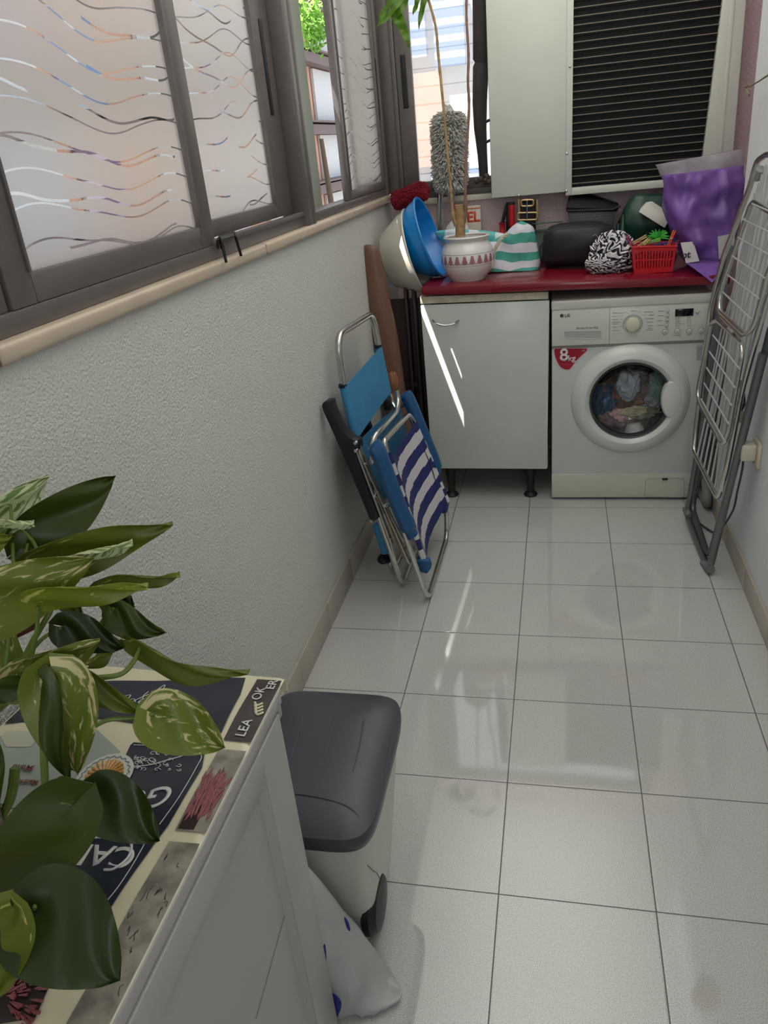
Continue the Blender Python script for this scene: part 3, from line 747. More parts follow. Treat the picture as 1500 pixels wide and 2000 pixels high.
q.tube([a0-(a1-a0)*.1, a0, a1, a1+(a1-a0)*.12], [.02, .036, .036, .02], 14); tufts(q, a0-(a1-a0)*.12, a1+(a1-a0)*.12, .040, 2300, .013, .0024, 9)
tag(q.build('chenille_duster', mat('dark_red_chenille', (140, 26, 44), .95, var=.25, vscale=80)), 'dark red fluffy duster roll lying on the corner of the sill', 'duster')

# detergent bottle, with its pink and white cap
bc = P(893, 452, y=.58); bc.z = ct(bc.x)
bo = thing('detergent_bottle', bc, 'white plastic bottle with pink and white cap behind the plant pot', 'bottle')
q = MB().lathe([(0, 0), (.060, 0), (.064, .01), (.065, .09), (.062, .14), (.048, .18), (.022, .205), (.020, .215), (0, .215)], tuple(bc), n=32, sy=.6, ref=(1, 0, 0)); q.build('bottle_body', mat('white_translucent_plastic', (226, 222, 222), .35), bo)
q = MB().lathe([(0, .215), (.021, .215), (.021, .240), (0, .240)], tuple(bc), n=20); q.build('bottle_neck', mat('white_cap', (232, 224, 226), .35), bo)
q = MB().lathe([(0, .240), (.021, .240), (.018, .272), (0, .274)], tuple(bc), n=20); q.build('cap', mat('magenta_pink_cap', (176, 74, 118), .35), bo)
l0 = bc+Vector((-.052, -.047, .07))
q = MB().tube(smoothline([l0, l0+Vector((.02, -.004, .03)), l0+Vector((.05, -.004, .02)), l0+Vector((.03, -.004, 0))], 6), .002, 6); q.build('label_stroke', mat('pink_label_print', (214, 120, 140), .5), bo)

# box with red letters
x0 = P(905, 402, y=.64).x; x1 = P(938, 402, y=.64).x; zt = P(930, 402, y=.64).z
cb = thing('carton_box', ((x0+x1)/2, .66, ct(x0)), 'small cream carton with big orange-red letters, standing behind the bottle', 'box')
MB().box((x0, .64, ct(x0)+.001), (x1, .69, zt), bevel=.002).build('carton', mat('cream_card', (214, 204, 188), .7), cb)
q = MB().add(text_bm('EL', .062, ((x0+x1)/2+.005, .6395, zt-.048), (1, 0, 0), (0, 0, 1), .0006, bold=.002)); q.build('carton_lettering', mat('orange_red_ink', (212, 78, 44), .6), cb, smooth=0)
MB().box((x0+.002, .6385, zt-.012), (x1-.002, .6398, zt-.008)).build('carton_line', mat('orange_red_ink', (212, 78, 44), .6), cb, smooth=0)

# generic soft pouch: lofted between outlines read from the photo at one distance
def pouch(levels, y, depth, noise_amp=.012, freq=9., seed=0, n=44, sq=2.6, mi=0, mb=None, open_top=False, per=5, flat_base=None):
    L = [(P(a, v, y=y), P(c, v2, y=y)) for a, v, c, v2 in levels]
    A = smoothline([l[0] for l in L], per); B = smoothline([l[1] for l in L], per); N = len(A)
    bm_ = bmesh.new(); rings = []
    for i in range(N):
        c = (A[i]+B[i])/2; ux = (B[i]-A[i]); h = ux.length/2; ux.normalize(); t = i/(N-1)
        dd = depth(t) if callable(depth) else depth*math.sin(math.pi*min(max(t, .06), .94))**.5
        ring = []
        for j in range(n):
            a = math.tau*j/n; ca, sa = math.cos(a), math.sin(a)
            X = abs(ca)**(2/sq)*(1 if ca >= 0 else -1)*h; Yv = abs(sa)**(2/sq)*(1 if sa >= 0 else -1)*dd/2
            p = c+ux*X+Vector((0, 1, 0))*(Yv+dd*.0)
            q = p*freq+Vector((seed*5.3, 0, 0)); k = noise.noise(q); k2 = noise.noise(q*2.3+Vector((9, 0, 0)))
            fold = abs(noise.noise(Vector((p.x*freq*1.4, p.y*freq, p.z*freq*.5))+Vector((seed, seed, 0))))
            dirn = Vector((ca*.35, sa, 0))
            p = p+dirn*noise_amp*(k+.5*k2-1.1*fold+.3)
            if flat_base is not None: p.z = max(p.z, flat_base(p.x)+.0015)
            ring.append(bm_.verts.new(p))
        rings.append(ring)
    for i in range(N-1):
        for j in range(n): bm_.faces.new((rings[i][j], rings[i][(j+1) % n], rings[i+1][(j+1) % n], rings[i+1][j]))
    if not open_top: bm_.faces.new(rings[0])
    bm_.faces.new(rings[-1][::-1]); bmesh.ops.recalc_face_normals(bm_, faces=bm_.faces[:])
    mb = mb or MB(); mb.add(bm_, mi); return mb
# turquoise striped beach bag with rope handle
bb = thing('beach_bag', (-.10, .5, ct(-.1)), 'turquoise and white striped beach bag with a rope handle, right of the plant pot', 'bag')
q = pouch([(1016, 432, 1024, 433), (1004, 440, 1040, 442), (988, 455, 1046, 455), (960, 470, 1050, 475), (935, 490, 1054, 495), (930, 510, 1057, 512), (935, 526, 1055, 524)], .42, lambda t: .02+.13*t**.6, .016, 9, 4, flat_base=ct)
STB = stripes('turquoise_white_stripes', (72, 160, 146), (216, 214, 222), 2, .070, .5, .07, 6, .7, phase=.32)
q.build('bag_body', STB, bb, smooth=60)
q = pouch([(858, 450, 890, 447), (850, 455, 960, 452), (862, 470, 1000, 466), (900, 500, 990, 498)], .44, .05, .012, 9, 8, flat_base=ct); q.build('bag_flap', stripes('turquoise_white_stripes_fine', (96, 190, 186), (222, 230, 234), 0, .10, .45, .12, 7, .7), bb, smooth=60)
rp = smoothline([P(u, v, y=yy) for u, v, yy in ((992, 457, .34), (978, 468, .33), (966, 490, .33), (963, 512, .33), (952, 530, .31))], 9)
q = MB()
for ph in (0, 2.09, 4.19):
    hp = []
    for i, p in enumerate(rp): hp.append(p+Vector((math.cos(i*.75+ph), 0, math.sin(i*.75+ph)))*.0042)
    q.tube(hp, .0045, 7)
q.build('rope_handle', mat('natural_rope', (206, 196, 172), .9, bump=.3), bb)

# red torch and buckled tool standing at the wall
rt = thing('red_tool', P(993, 452, y=.60), 'red and black hand torch standing against the far wall', 'torch')
q = MB().tube([P(997, 452, y=.60), P(997, 395, y=.60)], .020, 14); q.build('torch_body', BLACK, rt)
q = MB().tube([P(1000, 442, y=.585), P(999, 400, y=.585)], [.014, .015], 14); q.build('torch_grip', mat('glossy_red_plastic', (180, 24, 38), .3), rt)
q = MB().box(tuple(P(977, 455, y=.60)), tuple(P(986, 436, y=.575)), bevel=.006); q.build('torch_switch', mat('glossy_red_plastic', (180, 24, 38), .3), rt)
q = MB().tube([P(981, 437, y=.60), P(984, 424, y=.60), P(990, 400, y=.60)], .008, 8); q.build('strap', BLACK, rt)
cl = thing('ratchet_clamp', P(1028, 470, y=.60), 'tan and black buckled ratchet clamp under the air conditioner, beside the red torch', 'clamp')
TAN = mat('tan_metal_buckle', (196, 166, 118), .35, .6)
q = MB().box(tuple(P(1014, 470, y=.62)), tuple(P(1046, 392, y=.60)), bevel=.006); q.build('clamp_body', BLACK, cl)
for v0, v1, w in ((391, 403, 12), (416, 430, 19)):
    c = fillet([P(1030-w, v0, y=.585), P(1030+w, v0-1, y=.585), P(1030+w, v1-1, y=.585), P(1030-w, v1, y=.585)], .010, 5, True)
    MB().tube(c, .0042, 8, closed=True).build('buckle', TAN, cl)
for u in (1013, 1049):
    MB().tube([P(u, 390, y=.595), P(u+1, 415, y=.595), P(u-1, 432, y=.595)], .006, 8).build('side_bar', TAN, cl)
MB().tube([P(1029, 392, y=.58), P(1029, 428, y=.58)], .003, 8).build('clamp_screw', CHROME, cl)
# green metal tray frame
gt = thing('green_tray', P(1070, 470, y=.60), 'green metal tray with thin rails, behind the black wash bag', 'tray')
q = MB()
for v in (434, 447): q.box(tuple(P(1040, v+3, y=.60)), tuple(P(1098, v-1, y=.588)), bevel=.002)
q.build('rail', mat('dark_green_enamel', (44, 92, 66), .4), gt)
MB().box(tuple(P(1042, 500, y=.665)), tuple(P(1096, 449, y=.60)), bevel=.003).build('tray_body', mat('grey_green_tin', (104, 118, 108), .5), gt)

# black wash bag
q = pouch([(1090, 438, 1170, 432), (1070, 446, 1192, 440), (1060, 462, 1202, 455), (1056, 485, 1206, 480), (1060, 508, 1206, 500), (1068, 523, 1198, 515)], .44, .20, .014, 8, 12, sq=3.2, flat_base=ct)
wbg = thing('black_wash_bag', (.22, .44, ct(.22)), 'soft black fabric bag lying on the worktop in front of the black basket', 'bag')
q.build('bag_body', mat('black_nylon', (26, 25, 28), .5, bump=.12, bscale=300, var=.2), wbg, smooth=60)
q = MB().tube(smoothline([P(1066, 452, y=.345), P(1100, 446, y=.335), P(1150, 441, y=.335), P(1196, 444, y=.35)], 6), .002, 6); q.build('zip', mat('dark_grey_zip', (62, 62, 66), .4), wbg)
q = MB().tube(smoothline([P(1062, 470, y=.36), P(1054, 485, y=.34), P(1058, 505, y=.34)], 6), .004, 8); q.build('strap', BLACK, wbg)
q = MB().tube([P(1158, 461, y=.335), P(1163, 458, y=.332), P(1168, 464, y=.335)], .002, 6); q.build('zip_pull', mat('dull_pink_pull', (150, 130, 130), .4), wbg)

# black basket
bk2 = thing('black_basket', P(1158, 470, y=.56), 'black perforated plastic basket leaning on the wall under the air conditioner', 'basket')
def perf(name, rgb, sx, sz, duty=.5):
    k = NT(name); sep = k.n('ShaderNodeSeparateXYZ'); k.put(sep.inputs[0], k.tc.outputs['Object'])
    def fr(v, p): return k.math('LESS_THAN', k.math('FRACT', k.math('ADD', k.math('DIVIDE', v, p), 40.)), duty)
    row = k.math('FLOOR', k.math('DIVIDE', sep.outputs[2], sz)); xo = k.math('ADD', sep.outputs[0], k.math('MULTIPLY', row, sx*.5))
    f = k.math('MULTIPLY', fr(xo, sx), fr(sep.outputs[2], sz)); c = srgb(rgb)
    k.put(k.b.inputs['Base Color'], k.mix(f, c, tuple(v*.15 for v in c[:3])+(1,))); k.b.inputs['Roughness'].default_value = .45
    k.bump(k.math('SUBTRACT', 1., f), .5, .004); return k.m
q = MB(); B = [P(1108, 412, y=.52), P(1203, 410, y=.52), P(1196, 450, y=.50), P(1118, 450, y=.50)]
q.prism(B, (0, .15, .0), bevel=.004); q.build('basket_wall', perf('black_perforated', (60, 62, 70), .010, .010), bk2)
q = MB().prism([P(1106, 405, y=.515), P(1118, 379, y=.66), P(1150, 379, y=.67), P(1205, 398, y=.66), P(1206, 408, y=.515)], (0, .004, -.012), bevel=.001); q.build('basket_interior', mat('black_interior', (12, 12, 14), .6), bk2)
MB().tube(fillet([P(1106, 412, y=.512), P(1206, 409, y=.512), P(1207, 398, y=.67), P(1150, 379, y=.68), P(1114, 379, y=.68)], .015, 4, True), .004, 8, closed=True).build('basket_rim', BLACK, bk2)
MB().tube([P(1200, 408, y=.51), P(1209, 404, y=.50), P(1212, 402, y=.50)], .004, 8).build('rim_knob', BLACK, bk2)
q = MB().prism([P(1117, 413, y=.56), P(1123, 393, y=.60), P(1160, 405, y=.60), P(1170, 412, y=.56)], (0, .012, 0)); tag(q.build('yellow_packet', mat('yellow_packet_film', (186, 178, 70), .4, var=.2)), 'yellow packet lying inside the black basket', 'packet')

# dark green bag with white box, bottles
gb = pouch([(1238, 380, 1300, 378), (1222, 400, 1312, 396), (1214, 420, 1318, 420), (1206, 440, 1320, 440), (1206, 470, 1320, 470), (1210, 505, 1320, 505)], .56, .16, .014, 8, 21, flat_base=ct)
tag(gb.build('green_shopping_bag', mat('dark_green_plastic', (22, 62, 48), .35, var=.3, vscale=20), smooth=60), 'dark green shopping bag against the wall, left of the purple bag', 'bag')
q = MB().prism([P(1247, 414, y=.44), P(1258, 402, y=.46), P(1270, 400, y=.46), P(1300, 420, y=.44), P(1304, 435, y=.42), P(1298, 446, y=.42)], (.01, .03, .012), bevel=.003)
tag(q.build('white_tray_box', mat('warm_white_card', (206, 202, 192), .6)), 'white flat box sticking out of the dark green bag', 'box')
for i, (u, v, h, rgb, lab) in enumerate(((1215, 420, .115, (26, 66, 44), 'dark green glass bottle beside the black bag'), (1206, 437, .09, (34, 52, 46), 'small blackish green bottle touching the black bag'))):
    c = P(u, 480, y=.42+.03*i); zb = ct(c.x); top = P(u, v, y=.42+.03*i).z; hh = top-zb
    q = MB().lathe([(0, 0), (.020, 0), (.021, .01), (.021, hh*.6), (.009, hh*.8), (.008, hh), (0, hh)], (c.x, c.y, zb), n=20)
    tag(q.build('glass_bottle', mat('bottle_green_%d' % i, rgb, .12, coat=.5)), lab, 'bottle')

# black and white striped cloth bundle
q = MB(); cc = P(1194, 500, y=.26); rn = random.Random(4)
BWS = None
def bw_mat():
    k = NT('black_white_striped_jersey'); at = k.n('ShaderNodeAttribute', attribute_name='stripe')
    f = k.math('FRACT', k.math('ADD', k.math('MULTIPLY', at.outputs['Fac'], 1.), 50.))
    k.put(k.b.inputs['Base Color'], k.mix(k.math('LESS_THAN', f, .5), srgb((226, 222, 224)), srgb((26, 24, 34)))); k.b.inputs['Roughness'].default_value = .85
    return k.m
def bundle(c, rad, seed, sub=6):
    b = bmesh.new(); bmesh.ops.create_icosphere(b, subdivisions=sub, radius=1.); st = []
    zb = ct(c.x)+.002
    for v in b.verts:
        s = Vector((seed, seed*2, 0)); q0 = v.co*1.3+s
        w = Vector((noise.noise(q0), noise.noise(q0+Vector((7, 0, 0))), noise.noise(q0+Vector((0, 9, 0)))))
        r1 = abs(noise.noise(v.co*2.0+w*1.6+s)); r2 = abs(noise.noise(v.co*4.2+w*2+s))
        k = 1+.26*(.45-r1*2)+.10*(.4-r2*2)
        d = Vector((.45, .2, .85))+w*.35
        st.append((v.co.dot(d)*4.6+noise.noise(v.co*1.2+s)*1.5+r1*3.2))
        v.co = Vector(v.co[i]*rad[i] for i in range(3))*k+c
        v.co.z = max(v.co.z, zb+.004*noise.noise(v.co*30))
    me = bpy.data.meshes.new('t'); b.to_mesh(me); b.free(); a = me.attributes.new('stripe', 'FLOAT', 'POINT'); a.data.foreach_set('value', st)
    return me
me = bundle(P(1196, 497, y=.27), (.088, .07, .085), 3.3)
bm_ = bmesh.new(); bm_.from_mesh(me); q = MB(); q.bm = bm_; 
bdl = thing('striped_cloth', (P(1190, 530, y=.27).x, .27, ct(.33)), 'black and white striped cloth crumpled in a heap beside the red basket', 'cloth')
q.build('cloth_heap', bw_mat(), bdl, smooth=80)
me = bundle(P(1180, 514, y=.235), (.072, .05, .045), 8.1, 5); q = MB(); q.bm = bmesh.new(); q.bm.from_mesh(me); q.build('cloth_fold', _M['black_white_striped_jersey'], bdl, smooth=80)
me = bundle(P(1203, 470, y=.29), (.055, .05, .035), 5.7, 5); q = MB(); q.bm = bmesh.new(); q.bm.from_mesh(me); q.build('cloth_fold', _M['black_white_striped_jersey'], bdl, smooth=80)

# red basket of clothes pegs
rb = thing('red_peg_basket', (.49, .24, ct(.49)), 'small red plastic basket full of clothes pegs at the front of the worktop', 'basket')
y0, y1 = .165, .30
tl, trr, br, bl = P(1234, 483, y=y0), P(1322, 481, y=y0), P(1314, 534, y=y0), P(1239, 535, y=y0)
zb = ct(.49)+.001; bl.z = br.z = zb
RED = mat('red_plastic', (200, 22, 38), .35, coat=.2)
q = MB(); t = .003
def wall(a, b_, c, d_, nslot):
    """slotted side: a b top, c d bottom right/left"""
    a, b_, c, d_ = map(Vector, (a, b_, c, d_)); nn = (b_-a).cross(d_-a).normalized()*t
    def at(u, v): return a.lerp(b_, u).lerp(d_.lerp(c, u), v)
    for v0, v1 in ((0, .17), (.80, 1)): q.prism([at(0, v0), at(1, v0), at(1, v1), at(0, v1)], nn)
    q.prism([at(.03, .46), at(.97, .46), at(.97, .52), at(.03, .52)], nn)
    e = [0.]+[(.10+.80*i/nslot) for i in range(nslot+1)]+[1.]
    for i in range(nslot+1):
        uc = .12+.76*i/nslot; w = .022
        q.prism([at(uc-w, .17), at(uc+w, .17), at(uc+w, .80), at(uc-w, .80)], nn)
    q.prism([at(0, .17), at(.07, .17), at(.07, .8), at(0, .8)], nn); q.prism([at(.93, .17), at(1, .17), at(1, .8), at(.93, .8)], nn)
dy = Vector((0, y1-y0, 0)); ins = Vector((0, -.012, 0)); insf = Vector((0, .010, 0))
wall(tl, trr, br+insf, bl+insf, 11); wall(tl+dy, trr+dy, br+dy+ins, bl+dy+ins, 11)
wall(tl+dy, tl, bl+insf, bl+dy+ins, 8); wall(trr, trr+dy, br+dy+ins, br+insf, 8)
q.prism([bl+insf, br+insf, br+dy+ins, bl+dy+ins], (0, 0, .003))
q.tube([tl, trr, trr+dy, tl+dy], .004, 8, closed=True)
q.build('basket_body', RED, rb)
# pegs
pg = thing('clothes_peg', (0, 0, 0), 'x', 'clothes peg')
proto = MB(); proto.box((-.036, -.0045, .001), (.036, .0045, .006), bevel=.0015); pj_ = proto.build('peg_half', mat('peg_wood', (206, 174, 120), .6), pg)
proto = MB(); proto.box((-.036, -.0045, -.006), (.036, .0045, -.001), bevel=.0015); proto.build('peg_half', _M['peg_wood'], pg)
proto = MB(); proto.tube([(.006, -.006, 0), (.006, .006, 0)], .0045, 8); proto.build('spring', CHROME, pg)
pegmeshes = [(c.name, c.data) for c in bpy.data.objects if c.parent == pg]
specs = [((206, 174, 120), 'wooden'), ((238, 96, 26), 'orange'), ((120, 190, 70), 'light green'), ((150, 40, 90), 'purple'), ((206, 190, 150), 'beige'), ((60, 90, 170), 'blue'), ((220, 60, 120), 'pink')]
def colour_copy(c, rgb, nm):
    me = c.data.copy(); me.materials.clear(); me.materials.append(mat('peg_'+nm.replace(' ', '_'), rgb, .4)); return me
cenb = (tl+trr)/2+dy/2
placed = [(1, (1310, 468), 70, .20, 'orange peg standing upright at the right end of the red basket'), (0, (1246, 470), 28, .22, 'wooden peg leaning at the left of the red basket'),
          (4, (1258, 474), 35, .25, 'beige peg across the left half of the red basket'), (2, (1272, 472), 12, .20, 'light green peg lying on top of the red basket'),
          (3, (1232, 474), -60, .22, 'purple peg at the left rim of the red basket'), (6, (1285, 474), -8, .24, 'pink peg in the middle of the red basket'),
          (5, (1292, 478), 15, .21, 'blue peg near the orange one in the red basket'), (3, (1318, 478), 40, .24, 'purple peg at the right rim of the red basket'),
          (0, (1254, 482), 50, .19, 'wooden peg under the beige one in the red basket'), (2, (1288, 466), 50, .27, 'light green peg at the back of the red basket')]
for i, (k, (u, v), ang, yy, lab) in enumerate(placed):
    o = pg if i == 0 else pg.copy()
    kids = [x for x in list(bpy.data.objects) if x.parent == pg] if i == 0 else None
    if i == 0: first = kids
    else:
        COL.objects.link(o)
        for c in first:
            cc_ = c.copy(); COL.objects.link(cc_); cc_.parent = o
            if 'half' in c.name: cc_.data = colour_copy(c, *specs[k])
    if i == 0:
        hm = None
        for c in kids:
            if 'half' in c.name: hm = colour_copy(c, *specs[k]) ; c.data = hm
    o.location = P(u, v, y=yy); o.rotation_euler = (0, R_(-ang), R_(random.uniform(-20, 20)))
    o['label'] = lab; o['group'] = 'clothes pegs in the red basket'
# green spiky plastic piece and filler cloth among the pegs
q = MB(); c = P(1284, 466, y=.21)
for i in range(11):
    a = R_(-10+i*19); e = c+Vector((math.cos(a)*.042, random.uniform(-.03, .01), math.sin(a)*.034+.004)); q.tube([c, c.lerp(e, .5)+Vector((0, 0, .004)), e], [.004, .005, .001], 6)
tag(q.build('plastic_clip', mat('bright_green_plastic', (60, 170, 60), .35)), 'bright green spiky plastic clip on top of the pegs', 'clip')
q = MB().blob(cenb-Vector((0, 0, .035)), (.085, .052, .030), .3, 4, 4, 6); tag(q.build('peg_cloth', mat('multicoloured_purple_cloth', (92, 34, 60), .8, var=.6, vscale=40)), 'dull purple cloth under the pegs in the red basket', 'cloth')

# purple bag with clear top
pb = thing('purple_plastic_bag', (.70, .32, ct(.70)), 'large purple plastic bag with a clear grey top, at the right end of the worktop', 'bag')
lv = [(1289, 342, 1452, 322), (1294, 365, 1450, 345), (1298, 395, 1448, 385), (1306, 425, 1443, 420), (1314, 455, 1440, 450), (1322, 480, 1438, 478), (1332, 500, 1432, 500), (1345, 516, 1424, 516), (1362, 530, 1410, 530)]
q = pouch(lv, .30, lambda t: .30*math.sin(math.pi*(.12+.80*t))**.6, .050, 8.0, 33, n=96, sq=2.2, per=7, flat_base=lambda x: ct(min(x, .75)))
q.build('bag_body', film('purple_bag_film', (150, 108, 194), .10, .35, .3, .24), pb, smooth=70)
lt = [(1279, 322, 1453, 290), (1285, 330, 1453, 300), (1290, 343, 1452, 322), (1296, 352, 1451, 336)]
q = pouch(lt, .30, lambda t: .03+.10*t, .022, 9.0, 14, n=60, sq=2.2, per=6, open_top=True)
q.build('bag_top', film('clear_grey_bag_film', (186, 180, 184), .45, .3, .2, .05), pb, smooth=70)
q = MB(); tip = [P(1336, 512, y=.16), P(1418, 508, y=.16), P(1412, 525, y=.055), P(1391, 553, y=.045), P(1360, 528, y=.055)]
q.prism(tip, (0, .006, .004), bevel=.002); q.build('bag_corner', film('purple_bag_film_light', (150, 108, 196), .05, .25, .25, .15), pb)
# white paper labels seen on the bag
q = MB().prism([P(1329, 474, y=.150), P(1354, 472, y=.146), P(1366, 510, y=.140), P(1340, 514, y=.142)], (0, .002, 0)); l1 = q.build('paper_label', mat('white_paper', (212, 208, 204), .6), pb, smooth=0)
MB().add(text_bm('ot', .036, P(1340, 498, y=.138), (1, 0, .05), (0, 0, 1), .0006, bold=.0008)).build('label_writing', DARKT, l1, smooth=0)
q = MB().prism([P(1402, 462, y=.135), P(1436, 455, y=.150), P(1432, 502, y=.150), P(1404, 506, y=.135)], (0, .002, 0)); l2 = q.build('paper_label', _M['white_paper'], pb, smooth=0)
MB().add(text_bm('V', .034, P(1422, 486, y=.134), (1, 0, .05), (0, 0, 1), .0006, bold=.0008)).build('label_writing', DARKT, l2, smooth=0)
q = MB().box(tuple(P(1440, 425, y=.55)), tuple(P(1470, 376, y=.66)), bevel=.004)
tag(q.build('maroon_box', mat('maroon_card', (92, 30, 38), .6)), 'dark maroon box in the far right corner behind the purple bag', 'box')

# closed dark parasol hanging beside the air conditioner
up = thing('closed_parasol', P(942, 358, y=.672), 'dark closed parasol standing upright on the sill beside the air conditioner', 'parasol')
q = MB(); c = [P(u, v, y=.672) for u, v in ((945, 345), (942, 300), (938, 250), (937, 200), (939, 130), (940, 122), (940, 115), (941, 60), (941, 0), (942, -60))]
q.tube(c, [.020, .022, .028, .032, .034, .028, .036, .038, .039, .040], 16); q.build('canopy', mat('charcoal_canvas', (56, 50, 50), .9, bump=.5, bscale=25, var=.15), up)
MB().tube([P(948, 362, y=.672), P(945, 340, y=.672)], .008, 8).build('tip', mat('brown_knob', (74, 60, 48), .6), up)
q = MB()
for u, v in ((931, 354), (938, 350), (948, 352), (955, 355), (951, 344)): q.blob(P(u, v, y=.62), .012, .3, 3, 2, u)
q.build('runner', mat('brown_knob', (74, 60, 48), .6), up)
for v in (238, 278): MB().tube([P(949, v, y=.61), P(957, v-4, y=.60)], .006, 8).build('strap_stub', mat('charcoal_canvas', (56, 50, 50), .9), up)

# air conditioner outdoor unit
ac = thing('air_conditioner_unit', (.33, .66, 1.25), 'pale green-grey air conditioner unit with dark louvred grille, mounted on the far wall', 'air conditioner')
AP = mat('pale_grey_green_enamel', (206, 209, 196), .35, var=.02)
ya = .60
q = MB().box((-.172, ya, 1.255), (.172, ya+.022, 2.10), bevel=.004).box((-.135, ya+.02, 1.26), (.17, ya+.10, 2.10)); q.build('casing_panel', AP, ac)
q = MB(); q.box((.168, ya+.045, 1.250), (.80, ya+.10, 2.10)); q.build('casing', mat('black_interior', (12, 12, 14), .6), ac)
q = MB()
q.box((.152, ya-.006, 1.243), (.178, ya+.03, 2.10), bevel=.002)
q.box((.152, ya-.004, 1.240), (.70, ya+.10, 1.270), bevel=.002)
q.prism([(.706, ya-.002, 1.240), (.83, ya-.002, 1.240), (.825, ya-.002, 2.1), (.752, ya-.002, 2.1)], (0, .04, 0), bevel=.002)
q.box((.770, ya-.006, 1.24), (.785, ya, 2.1), bevel=.001)
q.build('grille_frame', AP, ac)
q = MB(); z = 1.284; i = 0
while z < 2.08:
    q.box((.176, ya+.012, z), (.745, ya+.034, z+.0035)); z += .0298; i += 1
q.build('grille_slats', mat('taupe_slat', (120, 114, 100), .45), ac)
q = MB(); z = 1.279
while z < 2.08:
    q.box((.176, ya+.030, z), (.745, ya+.034, z+.0012)); z += .00745
q.build('fins', mat('dark_brown_fin', (34, 28, 25), .5, .2), ac)
for u, v in ((1113, 130), (1107, 300), (1106, 373), (1013, 382)):
    c = P(u, v, y=ya-.006); MB().lathe([(0, -.004), (.003, -.0035), (.0055, -.001), (.0055, .002)], c, (0, 1, 0), n=14).build('screw', CHROME, ac)

# ================================================================== FOLDED THINGS ALONG THE LEFT WALL
ALU = mat('polished_aluminium_tube', (200, 198, 192), .22, 1., bump=.04, bscale=60)
SKYB = mat('sky_blue_canvas', (58, 134, 180), .75, bump=.15, bscale=400, var=.08)
MIDB = mat('mid_blue_plastic', (26, 78, 126), .4, var=.03)
NAVY = mat('navy_plastic', (14, 17, 28), .45)
YN, YFr = -.81, -.32
def slab(mb, pts, thick, bevel=.004):
    """flat bar through an outline, given thickness away from the wall"""
    mb.prism(pts, thick, bevel=bevel); return mb
# --- chair with striped sling (in front)
ca = thing('folded_beach_chair', (-.335, -.56, 0), 'folded beach chair with navy and white striped seat and blue armrests', 'folding chair', 'folded beach chairs leaning on the left wall')
def N_(u, v, y=YN): return P(u, v, y=y)
def F_(u, v, y=YFr): return P(u, v, y=y)
b0 = Vector((-.335, YN, .012)); b1 = Vector((-.328, YFr, .012))
leg = fillet([N_(722, 872), N_(770, 985), b0, b1, F_(872, 985), F_(812, 850)], .055, 7)
MB().tube(leg, .0105, 12).build('leg_frame', ALU, ca)
sf = fillet([N_(826, 1092, -.77)+Vector((.0, 0, -.02)), N_(756, 885, -.77), N_(750, 868, -.77)+Vector((.0, 0, .012)), F_(800, 808, -.35), F_(817, 846, -.35), F_(873, 985, -.35)], .05, 7)
MB().tube(sf, .0105, 12).build('seat_frame', ALU, ca)
lk = fillet([N_(727, 905, -.79), N_(727, 857, -.79), N_(745, 838, -.72), F_(775, 805, -.42), F_(778, 780, -.36), F_(774, 762, -.36)], .04, 6)
MB().tube(lk, .010, 12).build('back_frame', ALU, ca)
for a, c in ((N_(724, 905), N_(808, 1100)), (N_(733, 930, -.80), N_(800, 1060, -.80))):
    MB().tube([a+Vector((-.02, 0, 0)), c+Vector((-.015, 0, 0))], .0085, 10, flat=.6).build('side_link', ALU, ca)
# sling with bands
TLs, TRs, BLs, BRs = N_(762, 893, -.765), F_(808, 822, -.36), N_(828, 1088, -.765), F_(872, 978, -.345)
def sling(u, v):
    a = TLs.lerp(BLs, v); c = TRs.lerp(BRs, v); p = a.lerp(c, u)
    return p+Vector((.012-.030*math.sin(math.pi*u), 0, -.035*math.sin(math.pi*u)*(1-.3*v)+.0015*math.sin(u*30+v*9)))
WHT = mat('off_white_canvas', (198, 196, 198), .85, bump=.12, bscale=400); NVC = mat('navy_canvas', (30, 38, 96), .85, bump=.12, bscale=400, var=.08)
MB().grid(sling, 24, 90, mif=lambda u, v: 1 if int(v*8.6+.35*math.sin(u*2.4)) % 2 == 0 else 0).build('seat_sling', [WHT, NVC], ca, smooth=60)
# rolled hems over the frame
for E, nm in (((N_(757, 883, -.768), N_(826, 1092, -.768)), 'hem'), ((F_(819, 848, -.35), F_(873, 980, -.35)), 'hem')):
    q = MB(); A, B = E; K = 10
    for k in range(K):
        q.tube([A.lerp(B, k/K), A.lerp(B, (k+1)/K)], .0130, 12, mi=((k+1) % 2))
    q.build('hem', [WHT, NVC], ca)
c0 = N_(797, 1010, -.765)
MB().tube(smoothline([F_(806, 848, -.37)+Vector((.012, 0, 0)), F_(822, 880, -.38)+Vector((.014, 0, 0)), F_(838, 920, -.385)+Vector((.014, 0, 0)), F_(848, 962, -.39)+Vector((.014, 0, 0))], 6), .0022, 6).build('cord', mat('dark_cord', (40, 42, 60), .8), ca)
MB().box(tuple(F_(845, 945, -.36)-Vector((.006, .01, .012))), tuple(F_(848, 938, -.36)+Vector((.006, .01, .012))), bevel=.002).build('buckle', WHITEP, ca)
